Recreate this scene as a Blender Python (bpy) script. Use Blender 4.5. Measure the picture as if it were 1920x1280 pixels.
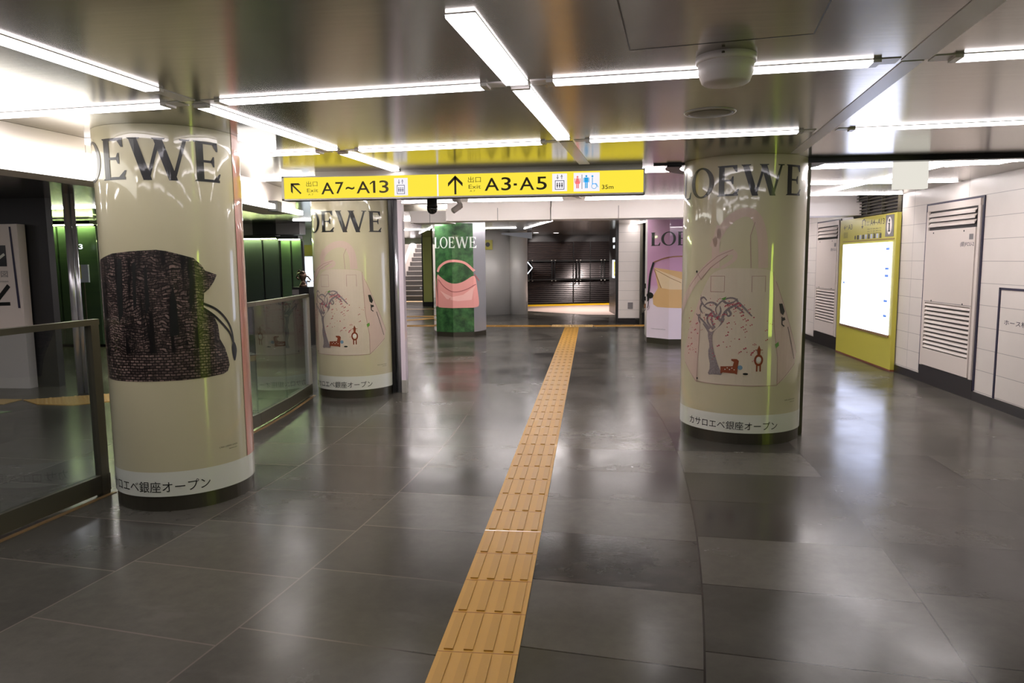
import bpy, bmesh, math, random
from mathutils import Vector, Matrix
from math import sin, cos, pi, radians, sqrt

for o in list(bpy.data.objects): bpy.data.objects.remove(o)
S = bpy.context.scene
C = S.collection

# ------------------------------------------------------------------ camera
PITCH, YAW, ROLL, CAMH = 0.1122671, -0.1101978, -0.0094179, 1.434663
fwd = Vector((sin(YAW)*cos(PITCH), cos(YAW)*cos(PITCH), -sin(PITCH)))
rt = Vector((cos(YAW), -sin(YAW), 0)); up = rt.cross(fwd)
r2 = rt*cos(ROLL)+up*sin(ROLL); u2 = -rt*sin(ROLL)+up*cos(ROLL)
cam = bpy.data.cameras.new('camera'); cam.lens = 1349.1156/1920*36; cam.sensor_width = 36
cam.clip_start = .05; cam.clip_end = 200
co = bpy.data.objects.new('camera', cam); C.objects.link(co)
m = Matrix((r2, u2, -fwd)).transposed().to_4x4(); m.translation = (0, 0, CAMH); co.matrix_world = m
S.camera = co

# ------------------------------------------------------------------ exposure, world
S.view_settings.view_transform = 'Standard'; S.view_settings.look = 'None'
S.view_settings.gamma = 1; S.view_settings.use_curve_mapping = False
S.view_settings.exposure = 1.12
w = bpy.data.worlds.new('world'); S.world = w; w.use_nodes = True
w.node_tree.nodes['Background'].inputs[0].default_value = (.9, .85, .85, 1)
w.node_tree.nodes['Background'].inputs[1].default_value = .03

LED = 5.4       # strength of the ceiling light strips

def area(name, loc, rot, sx, sy, power, col=(1, .95, .93)):
    l = bpy.data.lights.new(name, 'AREA'); l.shape = 'RECTANGLE'; l.size = sx; l.size_y = sy
    l.energy = power; l.color = col
    o = bpy.data.objects.new(name, l); C.objects.link(o); o.location = loc; o.rotation_euler = rot
    return o
def spot(name, loc, target, power, ang, col=(1, .9, .85)):
    l = bpy.data.lights.new(name, 'SPOT'); l.energy = power; l.spot_size = radians(ang); l.spot_blend = .5
    l.color = col; l.shadow_soft_size = .04
    o = bpy.data.objects.new(name, l); C.objects.link(o); o.location = loc
    o.rotation_euler = (Vector(target)-Vector(loc)).to_track_quat('-Z', 'Y').to_euler()
    return o

# ------------------------------------------------------------------ materials
def lin(v):
    v /= 255.
    return v/12.92 if v <= .04045 else ((v+.055)/1.055)**2.4
def rgb(r, g, b): return (lin(r), lin(g), lin(b), 1)
def mat(name, col, rough=.5, metal=0, coat=0, spec=.5, em=None, ems=0):
    m = bpy.data.materials.new(name); m.use_nodes = True
    b = m.node_tree.nodes['Principled BSDF']
    b.inputs['Base Color'].default_value = col; b.inputs['Roughness'].default_value = rough
    b.inputs['Metallic'].default_value = metal; b.inputs['Specular IOR Level'].default_value = spec
    b.inputs['Coat Weight'].default_value = coat; b.inputs['Coat Roughness'].default_value = .04
    if em: b.inputs['Emission Color'].default_value = em; b.inputs['Emission Strength'].default_value = ems
    return m
def N(m, t, **k):
    n = m.node_tree.nodes.new(t)
    for a, v in k.items(): setattr(n, a, v)
    return n
def math_(m, op, a, b=None, c=None):
    n = N(m, 'ShaderNodeMath', operation=op)
    for i, v in enumerate((a, b, c)):
        if v is None: continue
        if isinstance(v, (int, float)): n.inputs[i].default_value = v
        else: m.node_tree.links.new(v, n.inputs[i])
    return n.outputs[0]
def mixc(m, f, a, b):
    n = N(m, 'ShaderNodeMix', data_type='RGBA')
    L = m.node_tree.links
    if isinstance(f, (int, float)): n.inputs[0].default_value = f
    else: L.new(f, n.inputs[0])
    for i, v in ((6, a), (7, b)):
        if isinstance(v, tuple): n.inputs[i].default_value = v
        else: L.new(v, n.inputs[i])
    return n.outputs[2]
def noise(m, vec, scale, detail=4, rough=.5):
    n = N(m, 'ShaderNodeTexNoise'); n.inputs['Scale'].default_value = scale; n.inputs['Detail'].default_value = detail
    n.inputs['Roughness'].default_value = rough
    if vec is not None: m.node_tree.links.new(vec, n.inputs['Vector'])
    return n.outputs['Fac']
def ramp(m, f, p0, p1, c0=(0, 0, 0, 1), c1=(1, 1, 1, 1)):
    n = N(m, 'ShaderNodeValToRGB'); n.color_ramp.elements[0].position = p0; n.color_ramp.elements[1].position = p1
    n.color_ramp.elements[0].color = c0; n.color_ramp.elements[1].color = c1
    m.node_tree.links.new(f, n.inputs[0]); return n.outputs[0]
def bump(m, h, strength, dist=.01):
    n = N(m, 'ShaderNodeBump'); n.inputs['Strength'].default_value = strength; n.inputs['Distance'].default_value = dist
    m.node_tree.links.new(h, n.inputs['Height'])
    m.node_tree.links.new(n.outputs[0], m.node_tree.nodes['Principled BSDF'].inputs['Normal'])
    return n
def setc(m, s, i='Base Color'): m.node_tree.links.new(s, m.node_tree.nodes['Principled BSDF'].inputs[i])
def pos(m): return N(m, 'ShaderNodeNewGeometry').outputs['Position']
def mapv(m, v, sc):
    n = N(m, 'ShaderNodeMapping'); n.inputs['Scale'].default_value = sc; m.node_tree.links.new(v, n.inputs[0]); return n.outputs[0]

# slate floor: concentric courses around a far centre
CX, CY = -21.94, 5.75
fm = mat('slate_floor', rgb(70, 68, 66), .2, 0, 0, .22)
P = pos(fm); sp = N(fm, 'ShaderNodeSeparateXYZ'); fm.node_tree.links.new(P, sp.inputs[0])
dx = math_(fm, 'SUBTRACT', sp.outputs[0], CX); dy = math_(fm, 'SUBTRACT', sp.outputs[1], CY)
rr = math_(fm, 'SQRT', math_(fm, 'ADD', math_(fm, 'MULTIPLY', dx, dx), math_(fm, 'MULTIPLY', dy, dy)))
th = math_(fm, 'ARCTAN2', dy, dx)
ru = math_(fm, 'DIVIDE', math_(fm, 'SUBTRACT', rr, 20.8), .892); rc_ = math_(fm, 'ADD', math_(fm, 'MULTIPLY', math_(fm, 'ADD', math_(fm, 'FLOOR', ru), .5), .892), 20.8)
tv = math_(fm, 'DIVIDE', math_(fm, 'ADD', math_(fm, 'MULTIPLY', th, rc_), .36), .58)
fu = math_(fm, 'FRACT', ru); fv = math_(fm, 'FRACT', tv)
cu = math_(fm, 'FLOOR', ru); cv = math_(fm, 'FLOOR', tv)
cb = N(fm, 'ShaderNodeCombineXYZ'); fm.node_tree.links.new(cu, cb.inputs[0]); fm.node_tree.links.new(cv, cb.inputs[1])
wn = N(fm, 'ShaderNodeTexWhiteNoise', noise_dimensions='2D'); fm.node_tree.links.new(cb.outputs[0], wn.inputs['Vector'])
def edge(f, wd): return math_(fm, 'LESS_THAN', math_(fm, 'SUBTRACT', .5, math_(fm, 'ABSOLUTE', math_(fm, 'SUBTRACT', f, .5))), wd)
gj = math_(fm, 'MAXIMUM', edge(fu, .0045), edge(fv, .007))
n1 = ramp(fm, noise(fm, P, 1.6, 8, .62), .35, .72)
n2 = ramp(fm, noise(fm, P, 14, 6, .7), .3, .75)
blot = ramp(fm, noise(fm, mapv(fm, P, (1.0, 2.4, 1)), 2.1, 5, .5), .62, .70)
base = mixc(fm, wn.outputs[0], rgb(47, 46, 43), rgb(88, 85, 77))
base = mixc(fm, math_(fm, 'MULTIPLY', n1, .4), base, rgb(92, 87, 77))
base = mixc(fm, math_(fm, 'MULTIPLY', n2, .25), base, rgb(38, 36, 35))
base = mixc(fm, math_(fm, 'MULTIPLY', blot, .28), base, rgb(100, 95, 90))
grc = mixc(fm, ramp(fm, math_(fm, 'ADD', math_(fm, 'MULTIPLY', sp.outputs[0], -.5), math_(fm, 'SUBTRACT', noise(fm, P, .9, 2), .5)), .22, .5), rgb(26, 20, 20), rgb(104, 96, 88))
base = mixc(fm, math_(fm, 'MULTIPLY', gj, .9), base, grc)
setc(fm, base)
ro = N(fm, 'ShaderNodeMapRange'); fm.node_tree.links.new(n1, ro.inputs[0]); ro.inputs[3].default_value = .14; ro.inputs[4].default_value = .26
setc(fm, math_(fm, 'ADD', ro.outputs[0], math_(fm, 'MULTIPLY', wn.outputs[0], .05)), 'Roughness')
bump(fm, noise(fm, P, 60, 4), .05, .003)

# brushed metal ceiling
cm = mat('brushed_ceiling', (.40, .37, .32, 1), .18, 1)
bump(cm, noise(cm, mapv(cm, pos(cm), (1.5, 400, 1)), 1, 3), .03, .001)
setc(cm, mixc(cm, ramp(cm, noise(cm, mapv(cm, pos(cm), (3, 60, 1)), 1, 3), .3, .7), (.32, .30, .255, 1), (.37, .345, .295, 1)))

# white tiled wall (panels 0.2135 high)
def tiled(name, c0, c1, joint):
    m = mat(name, c0, .35); s = N(m, 'ShaderNodeSeparateXYZ'); p = pos(m); m.node_tree.links.new(p, s.inputs[0])
    f = math_(m, 'FRACT', math_(m, 'DIVIDE', math_(m, 'SUBTRACT', s.outputs[2], .1), .2135))
    h = math_(m, 'FRACT', math_(m, 'DIVIDE', math_(m, 'SUBTRACT', math_(m, 'ADD', s.outputs[1], s.outputs[0]), 12.9), 1.24))
    g = math_(m, 'MAXIMUM', math_(m, 'LESS_THAN', f, .022), math_(m, 'LESS_THAN', h, .0045))
    b = mixc(m, noise(m, p, 2.5, 5), c0, c1)
    setc(m, mixc(m, math_(m, 'MULTIPLY', g, .7), b, joint)); return m
tilem = tiled('white_tile', rgb(226, 218, 212), rgb(212, 204, 198), rgb(110, 104, 108))

M = dict(
    black=mat('black_paint', rgb(22, 22, 22), .35), base=mat('black_base', rgb(30, 28, 30), .3),
    dark=mat('dark_wall', rgb(34, 33, 34), .5), dgrey=mat('dark_grey_metal', rgb(98, 94, 80), .35, .5),
    steel=mat('stainless', rgb(190, 187, 180), .42, .3), psteel=mat('pillar_steel', rgb(226, 224, 220), .38, .12), plinth=mat('plinth_steel', rgb(96, 92, 82), .3, .8), chrome=mat('chrome', rgb(205, 205, 212), .2, .7),
    white=mat('white_paint', rgb(238, 230, 226), .4), fit=mat('fixture_metal', rgb(225, 220, 218), .3, .1),
    doorw=mat('door_paint', rgb(216, 205, 198), .4), navy=mat('dark_gap', rgb(40, 36, 62), .5),
    cream=mat('poster_cream', rgb(192, 184, 152), .3, 0, 1), pwhite=mat('poster_white', rgb(214, 214, 202), .3, 0, 1),
    ink=mat('poster_ink', rgb(20, 21, 20), .35, 0, .45), salmon=mat('poster_salmon', rgb(205, 140, 122), .3, 0, 1),
    bagpink=mat('print_pale_pink', rgb(202, 189, 168), .3, 0, 1), bagpink2=mat('print_pink_side', rgb(200, 177, 162), .3, 0, 1),
    bagline=mat('print_pink_line', rgb(166, 136, 128), .3, 0, 1), trunk=mat('print_trunk', rgb(122, 112, 112), .3, 0, 1),
    petal=mat('print_petal', rgb(178, 70, 88), .3, 0, 1), brown=mat('print_brown', rgb(132, 66, 42), .3, 0, 1),
    leaf=mat('print_leaf', rgb(96, 150, 66), .3, 0, 1), blue=mat('print_blue', rgb(110, 140, 160), .3, 0, 1),
    gpost=mat('poster_green', rgb(60, 112, 64), .3, 0, 1), gletter=mat('poster_grey_letter', rgb(215, 225, 215), .3, 0, 1),
    rose=mat('print_rose_leather', rgb(232, 160, 152), .3, 0, 1), rosed=mat('print_rose_dark', rgb(160, 84, 84), .3, 0, 1),
    rosel=mat('print_rose_light', rgb(244, 190, 182), .3, 0, 1),
    tan=mat('print_tan_leather', rgb(222, 182, 128), .3, 0, 1), tanl=mat('print_tan_light', rgb(232, 208, 170), .3, 0, 1),
    tand=mat('print_tan_dark', rgb(150, 104, 70), .3, 0, 1), ppink=mat('poster_lilac', rgb(198, 160, 190), .3, 0, 1),
    tact=mat('tactile_yellow', rgb(188, 142, 60), .45), tactb=mat('tactile_bar', rgb(176, 132, 52), .4),
    tactl=mat('tactile_pale', rgb(206, 170, 110), .5), yel=mat('yellow_panel', rgb(196, 188, 76), .35),
    yeld=mat('yellow_print', rgb(46, 44, 20), .4), grey=mat('grey_panel', rgb(120, 116, 116), .4),
    brass=mat('floor_edging', rgb(150, 120, 80), .4, .3), bronze=mat('bronze', rgb(110, 90, 78), .3, .9),
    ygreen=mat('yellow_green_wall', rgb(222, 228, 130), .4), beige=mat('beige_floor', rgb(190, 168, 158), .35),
    lens=mat('camera_dome', rgb(12, 12, 12), .08, 0, 1), lilac=mat('pale_grey_sign', rgb(196, 204, 218), .4),
    redp=mat('sign_red', rgb(240, 130, 130), .5, em=rgb(245, 120, 120), ems=.35),
    bluep=mat('sign_blue', rgb(40, 160, 220), .5, em=rgb(40, 170, 235), ems=.35),
    navyp=mat('sign_navy', rgb(40, 40, 90), .5), signink=mat('sign_ink', rgb(60, 50, 10), .5),
    signgrey=mat('sign_thin_ink', rgb(150, 140, 40), .5),
    mapblue=mat('map_blue', rgb(60, 90, 170), .5, em=rgb(110, 150, 230), ems=.35),
)
# procedural print of a woven leather bag
def woven(name, bw, rh, warp, f0, f1):
    wv = mat(name, rgb(30, 24, 24), .3, 0, 1)
    uvn = N(wv, 'ShaderNodeUVMap').outputs[0]
    nz = N(wv, 'ShaderNodeTexNoise'); nz.inputs['Scale'].default_value = 9; wv.node_tree.links.new(uvn, nz.inputs['Vector'])
    vm = N(wv, 'ShaderNodeVectorMath', operation='MULTIPLY_ADD'); wv.node_tree.links.new(nz.outputs['Color'], vm.inputs[0]); vm.inputs[1].default_value = (warp, warp, 0)
    wv.node_tree.links.new(uvn, vm.inputs[2])
    bk = N(wv, 'ShaderNodeTexBrick'); wv.node_tree.links.new(vm.outputs[0], bk.inputs[0]); bk.inputs['Scale'].default_value = 1
    bk.inputs['Brick Width'].default_value = bw; bk.inputs['Row Height'].default_value = rh; bk.inputs['Mortar Size'].default_value = rh*.26; bk.inputs['Mortar Smooth'].default_value = .6
    bk.inputs['Bias'].default_value = -.1
    bk.inputs['Color1'].default_value = rgb(142, 120, 112); bk.inputs['Color2'].default_value = rgb(42, 33, 33); bk.inputs['Mortar'].default_value = rgb(10, 8, 9)
    fold = ramp(wv, noise(wv, mapv(wv, uvn, (15, 1.6, 1)), 1, 4, .6), f0, f1)
    gl = ramp(wv, noise(wv, uvn, 55, 3, .7), .30, .58)
    c = mixc(wv, gl, rgb(14, 11, 12), bk.outputs[0])
    setc(wv, mixc(wv, fold, rgb(14, 12, 13), c)); return wv
wv = woven('print_woven_leather', .036, .0145, .09, .40, .52); M['basket'] = woven('print_woven_base', .030, .0160, .012, .28, .42)
M['woven'] = wv
# foliage-like print behind the rose bag
g = M['gpost']; setc(g, mixc(g, ramp(g, noise(g, N(g, 'ShaderNodeUVMap').outputs[0], 6, 6, .6), .38, .68), rgb(30, 66, 38), rgb(74, 124, 70)))
# lilac poster fades from mauve at the top to pale pink at the bottom (printed)
g = M['ppink']; s_ = N(g, 'ShaderNodeSeparateXYZ'); g.node_tree.links.new(N(g, 'ShaderNodeUVMap').outputs[0], s_.inputs[0])
setc(g, ramp(g, s_.outputs[1], .75, 2.0, rgb(236, 222, 234), rgb(204, 156, 190)))
# bark texture
g = M['trunk']; setc(g, mixc(g, noise(g, N(g, 'ShaderNodeUVMap').outputs[0], 90, 3), rgb(92, 82, 84), rgb(160, 150, 148)))
# thin wrinkled film over the posters
for k in ('cream', 'ink'):
    g = M[k]; b_ = N(g, 'ShaderNodeBump'); b_.inputs['Strength'].default_value = .10; b_.inputs['Distance'].default_value = .02
    g.node_tree.links.new(noise(g, mapv(g, pos(g), (2.2, 2.2, .9)), 3.2, 2), b_.inputs['Height'])
    g.node_tree.links.new(b_.outputs[0], g.node_tree.nodes['Principled BSDF'].inputs['Coat Normal'])
# dirty vertical streaks on stainless
g = M['steel']; g.node_tree.nodes['Principled BSDF'].inputs['Roughness'].default_value = .3
# green fluted glass cladding
g = M['glassgreen'] = mat('green_cladding', rgb(74, 102, 70), .3, .0, .4)
setc(g, mixc(g, noise(g, mapv(g, pos(g), (.3, .3, 18)), 1, 2), rgb(72, 92, 62), rgb(56, 74, 60)))
M['slategreen'] = mat('slate_green_cladding', rgb(52, 60, 58), .35, 0, .3)

def emis(name, col, s):
    m = bpy.data.materials.new(name); m.use_nodes = True; nt = m.node_tree; nt.nodes.clear()
    e = nt.nodes.new('ShaderNodeEmission'); o = nt.nodes.new('ShaderNodeOutputMaterial')
    e.inputs[0].default_value = col; e.inputs[1].default_value = s; nt.links.new(e.outputs[0], o.inputs[0]); return m
M['led'] = emis('led_diffuser', (1, .93, .97, 1), LED)
M['ledfar'] = emis('led_diffuser_dim', (1, .93, .93, 1), 20.0)
M['fillrec'] = emis('fill_diffuser_recess', (1, .95, .93, 1), 11.0)
M['ringl'] = emis('ring_diffuser', (1, .95, .93, 1), .9)
M['cove'] = emis('cove_diffuser', (1, .96, .90, 1), 2.2)
M['covef'] = emis('cove_diffuser_thin', (1, .97, .88, 1), 4)
M['map'] = emis('map_lightbox', (.70, .75, 1, 1), 1.9)
M['signy'] = emis('sign_yellow_lit', rgb(255, 232, 70), .46)
M['signw'] = emis('sign_white_lit', rgb(250, 246, 252), .46)
M['screen'] = emis('screen_lit', (.8, .9, 1, 1), 1.0)
M['ledg'] = emis('wash_light_strip', (.80, .95, .42, 1), 26)
M['panelw'] = emis('lit_white_panel', (1, .96, .86, 1), .37)
M['guide'] = emis('yellow_green_lightbox', (.55, .75, .06, 1), 6.0)
M['whitetext'] = emis('lit_white_text', (.9, .95, 1, 1), .6)

def glass(name, tint, ior=1.5):
    m = bpy.data.materials.new(name); m.use_nodes = True; nt = m.node_tree; nt.nodes.clear()
    t = nt.nodes.new('ShaderNodeBsdfTransparent'); t.inputs[0].default_value = tint
    g = nt.nodes.new('ShaderNodeBsdfGlossy'); g.inputs['Roughness'].default_value = .02
    f = nt.nodes.new('ShaderNodeFresnel'); ge = nt.nodes.new('ShaderNodeNewGeometry'); mr = nt.nodes.new('ShaderNodeMapRange')
    mr.inputs[3].default_value = ior; mr.inputs[4].default_value = 1/ior
    nt.links.new(ge.outputs['Backfacing'], mr.inputs[0]); nt.links.new(mr.outputs[0], f.inputs[0])
    x = nt.nodes.new('ShaderNodeMixShader'); o = nt.nodes.new('ShaderNodeOutputMaterial')
    nt.links.new(f.outputs[0], x.inputs[0]); nt.links.new(t.outputs[0], x.inputs[1]); nt.links.new(g.outputs[0], x.inputs[2])
    nt.links.new(x.outputs[0], o.inputs[0]); return m
M['glass'] = glass('fence_glass', (.76, .80, .82, 1), 1.45)

# ------------------------------------------------------------------ object helpers
def obj(name, bm, m, parent=None, smooth=False):
    me = bpy.data.meshes.new(name)
    if smooth:
        for f in bm.faces: f.smooth = True
    bm.to_mesh(me); bm.free(); me.materials.append(m)
    o = bpy.data.objects.new(name, me); C.objects.link(o)
    if parent: o.parent = parent
    return o
def thing(name, label, cat, loc=(0, 0, 0), rz=0, group=None):
    o = bpy.data.objects.new(name, None); C.objects.link(o); o.location = loc; o.rotation_euler = (0, 0, rz)
    o.empty_display_size = .1
    o['label'] = label; o['category'] = cat
    if group: o['group'] = group
    return o
def tag(o, label, cat, group=None, kind=None):
    o['label'] = label; o['category'] = cat
    if group: o['group'] = group
    if kind: o['kind'] = kind
    return o
def struct(name, bm, m, parent=None, smooth=False):
    o = obj(name, bm, m, parent, smooth)
    if not parent: o['kind'] = 'structure'
    return o
def B(): return bmesh.new()
def box(bm, a, b):
    a, b = [min(p, q) for p, q in zip(a, b)], [max(p, q) for p, q in zip(a, b)]
    v = [bm.verts.new((x, y, z)) for z in (a[2], b[2]) for y in (a[1], b[1]) for x in (a[0], b[0])]
    for i in ((0, 2, 3, 1), (4, 5, 7, 6), (0, 1, 5, 4), (2, 6, 7, 3), (0, 4, 6, 2), (1, 3, 7, 5)):
        bm.faces.new([v[j] for j in i])
    return bm
def beam(bm, p, q, w, z0, z1):
    """box along p->q in plan, w wide"""
    p, q = Vector(p), Vector(q); d = (q-p).normalized(); n = Vector((-d.y, d.x))*w/2
    c = [p+n, p-n, q-n, q+n]
    v = [bm.verts.new((a.x, a.y, z)) for z in (z0, z1) for a in c]
    bm.faces.new(v[3::-1]); bm.faces.new(v[4:])
    for i in range(4): bm.faces.new((v[i], v[(i+1) % 4], v[(i+1) % 4+4], v[i+4]))
    return bm
def prism(bm, pts, z0, z1):
    n = len(pts); v = [bm.verts.new((x, y, z)) for z in (z0, z1) for x, y in pts]
    bm.faces.new(v[:n][::-1]); bm.faces.new(v[n:])
    for i in range(n): bm.faces.new((v[i], v[(i+1) % n], v[(i+1) % n+n], v[i+n]))
    bmesh.ops.recalc_face_normals(bm, faces=bm.faces); return bm
def lathe(bm, prof, n=48, c=(0, 0)):
    rings = []
    for r, z in prof:
        rings.append([bm.verts.new((c[0]+r*cos(2*pi*i/n), c[1]+r*sin(2*pi*i/n), z)) for i in range(n)])
    for a, b in zip(rings, rings[1:]):
        for i in range(n): bm.faces.new((a[i], a[(i+1) % n], b[(i+1) % n], b[i]))
    bm.faces.new(rings[0][::-1]); bm.faces.new(rings[-1])
    bmesh.ops.recalc_face_normals(bm, faces=bm.faces)
    return bm
def tube(bm, pts, r, n=8):
    pts = [Vector(p) for p in pts]; rings = []
    for i, p in enumerate(pts):
        d = (pts[min(i+1, len(pts)-1)]-pts[max(i-1, 0)]).normalized()
        a = d.cross(Vector((0, 0, 1)) if abs(d.z) < .9 else Vector((1, 0, 0))).normalized(); b = d.cross(a)
        rings.append([bm.verts.new(p+r*(a*cos(2*pi*k/n)+b*sin(2*pi*k/n))) for k in range(n)])
    for a, b in zip(rings, rings[1:]):
        for k in range(n): bm.faces.new((a[k], a[(k+1) % n], b[(k+1) % n], b[k]))
    bm.faces.new(rings[0]); bm.faces.new(rings[-1]); return bm

# ---- 2D artwork: lists of polygons in (u, v)
def shift(polys, du=0, dv=0, s=1, sy=None):
    sy = s if sy is None else sy
    return [[(x*s+du, y*sy+dv) for x, y in p] for p in polys]
def rect(a, b, c, d): return [(a, b), (c, b), (c, d), (a, d)]
def stroke(pts, w, w2=None):
    out = []; w2 = w if w2 is None else w2; n = len(pts)-1
    V = [Vector(p) for p in pts]; off = []
    for i in range(n+1):
        d = (V[min(i+1, n)]-V[max(i-1, 0)]).normalized(); t = (w+(w2-w)*i/n)/2
        off.append(Vector((-d.y, d.x))*t)
    for i in range(n):
        out.append([tuple(V[i]-off[i]), tuple(V[i+1]-off[i+1]), tuple(V[i+1]+off[i+1]), tuple(V[i]+off[i])])
    return out
def ell(cx, cy, a, b=None, n=20, a0=0, a1=2*pi):
    b = a if b is None else b
    return [(cx+a*cos(a0+(a1-a0)*i/n), cy+b*sin(a0+(a1-a0)*i/n)) for i in range(n)]
def ring(cx, cy, a, b, a2, b2, n=40):
    o = ell(cx, cy, a, b, n); i = ell(cx, cy, a2, b2, n)
    return [[o[k], o[(k+1) % n], i[(k+1) % n], i[k]] for k in range(n)]
def smoothpts(pts, k=3, closed=False):
    """Chaikin"""
    for _ in range(k):
        n = len(pts); out = []
        rng = range(n if closed else n-1)
        if not closed: out.append(pts[0])
        for i in rng:
            a, b = pts[i], pts[(i+1) % n]
            out += [(a[0]*.75+b[0]*.25, a[1]*.75+b[1]*.25), (a[0]*.25+b[0]*.75, a[1]*.25+b[1]*.75)]
        if not closed: out.append(pts[-1])
        pts = out
    return pts
def word_loewe():
    """high-contrast roman capitals, cap height 1; returns polys and total width"""
    def sl(x0, x1, y, up=1):   # slab serif
        return [(x0, y), (x1, y), (x1-.03, y+.035*up), (x0+.03, y+.035*up)]
    L = [rect(.06, 0, .25, 1), sl(0, .31, 0), sl(0, .31, 1, -1), rect(.15, 0, .62, .055), [(.62, 0), (.66, .24), (.62, .24), (.50, .03)]]
    O = ring(.5, .5, .51, .515, .325, .455)
    E = [rect(.06, 0, .25, 1), sl(0, .29, 0), sl(0, .29, 1, -1), rect(.15, 0, .70, .065), rect(.15, .935, .66, 1), rect(.15, .48, .54, .54),
         [(.64, 0), (.74, .22), (.69, .22), (.50, .04)], [(.66, 1), (.67, .78), (.62, .78), (.50, .955)], [(.55, .38), (.55, .64), (.51, .64), (.45, .51), (.51, .38)]]
    def st(x0, y0, x1, y1, w): return [(x0-w/2, y0), (x0+w/2, y0), (x1+w/2, y1), (x1-w/2, y1)]
    W = [st(.14, 1, .46, -.02, .20), st(.46, -.02, .75, 1, .085), st(.72, 1, 1.04, -.02, .20), st(1.04, -.02, 1.34, 1, .085),
         sl(0, .32, 1, -1), sl(.58, .90, 1, -1), sl(1.20, 1.46, 1, -1)]
    out = []
    for p, x in ((L, 0), (O, .72), (E, 1.84), (W, 2.62), (E, 4.15)):
        out += shift(p, x)
    return out, 2.62+.73     # centre of W
LOEWE, WC = word_loewe()

def text_polys(s, h=None, width=None, off=0.0, space=1.0):
    """glyph outlines of a font as polygons; scaled to fit height h / width"""
    cu = bpy.data.curves.new('t', 'FONT'); cu.body = s; cu.offset = off; cu.resolution_u = 4; cu.space_character = space
    o = bpy.data.objects.new('t', cu); C.objects.link(o)
    dg = bpy.context.evaluated_depsgraph_get(); dg.update(); e = o.evaluated_get(dg); me = e.to_mesh()
    vs = [(v.co.x, v.co.y) for v in me.vertices]; ps = [[vs[i] for i in p.vertices] for p in me.polygons]
    e.to_mesh_clear(); bpy.data.objects.remove(o); bpy.data.curves.remove(cu)
    if not vs: return []
    x0, x1 = min(v[0] for v in vs), max(v[0] for v in vs); y0, y1 = min(v[1] for v in vs), max(v[1] for v in vs)
    sx = sy = 1
    if h: sy = h/(y1-y0); sx = sy
    if width: sx = width/(x1-x0)
    if width and not h: sy = sx
    return [[((x-x0)*sx, (y-y0)*sy) for x, y in p] for p in ps]

def art(name, polys, fn, m, parent, cuts=None, depth=0.0, step=None):
    """polygons (u,v) -> 3D via fn(u,v); cut along u first; keeps uv"""
    bm = B()
    for p in polys:
        try: bm.faces.new([bm.verts.new((x, y, 0)) for x, y in p])
        except ValueError: pass
    us = [v.co.x for v in bm.verts]
    if not us: bm.free(); return None
    if step: cuts = [min(us)+step*i for i in range(1, int((max(us)-min(us))/step)+1)]
    big = [f for f in bm.faces if len(f.verts) > 4]
    bmesh.ops.triangulate(bm, faces=big)
    for c in cuts or []:
        bmesh.ops.bisect_plane(bm, geom=bm.verts[:]+bm.edges[:]+bm.faces[:], plane_co=(c, 0, 0), plane_no=(1, 0, 0), dist=1e-6)
    uv = bm.loops.layers.uv.new('UVMap')
    for f in bm.faces:
        for l in f.loops: l[uv].uv = (l.vert.co.x, l.vert.co.y)
    for v in bm.verts: v.co = fn(v.co.x, v.co.y)
    return obj(name, bm, m, parent)
def plane_fn(o, U, V=(0, 0, 1)):
    o, U, V = Vector(o), Vector(U), Vector(V)
    return lambda u, v: o+U*u+V*v
def cyl_fn(cx, cy, R, c=(0, 0)):
    return lambda u, v: Vector((cx+R*sin(u/RB[0]), cy-R*cos(u/RB[0]), v))
RB = [1.0]

# ================================================================== THE SETTING
H = 2.2
struct('floor', box(B(), (-15, -5, -.1), (6.7, 33, 0)), fm)
struct('ceiling', box(B(), (-15, -5, H), (6.7, 9.45, H+.1)), cm)
struct('ceiling', box(B(), (-15, 9.45, H), (-3.3, 11.0, H+.1)), cm)
cr = box(B(), (-3.3, 9.45, 2.42), (6, 11.0, 2.5)); box(cr, (-3.3, 9.40, H+.1), (6, 9.45, 2.5)); box(cr, (-3.35, 9.45, H+.1), (-3.3, 11.0, 2.5)); struct('ceiling', cr, M['white'])
cc = box(B(), (-15, 11.0, H), (6, 24.4, H+.1)); box(cc, (-5.0, 24.4, H), (6, 33, H+.1)); box(cc, (-15, 24.4, H), (-9, 33, H+.1)); struct('ceiling', cc, cm)
struct('ceiling', box(B(), (-9, 24.4, 4.2), (-5, 33, 4.3)), M['white'])
struct('trim_1', box(B(), (-9, 24.38, 2.02), (-5.0, 24.5, 2.34)), M['steel'])
struct('wall_right', box(B(), (3.8, 4.0, 0), (4.0, 20, 2.5)), tilem)
struct('wall_right_hall', box(B(), (6.6, -5, 0), (6.7, 4.0, H)), M['dgrey'])
struct('wall_hall_end', box(B(), (4.0, 4.0, 0), (6.6, 4.1, H)), M['dgrey'])
struct('baseboard_right', box(B(), (3.785, 4.0, 0), (3.8, 20, .09)), M['base'])
struct('wall_back', box(B(), (-15, -5.1, 0), (6.7, -5, H)), M['dgrey'])
struct('wall_left', box(B(), (-15.1, -5, 0), (-15, 33, H)), M['dark'])
struct('wall_far', box(B(), (-15, 32.9, 0), (6, 33, 4.3)), M['white'])
struct('wall_stair_side', box(B(), (-9.1, 24.5, 0), (-9, 33, 4.3)), M['white'])
struct('wall_stair_right', box(B(), (-5.05, 24.5, 0), (-4.95, 33, 4.3)), M['white'])
struct('wall_far_right', box(B(), (.8, 24.2, 0), (6, 24.3, H)), M['dark'])
struct('wall_far_left', box(B(), (-4.95, 24.2, 0), (-4.2, 24.3, H)), M['dark'])
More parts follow.
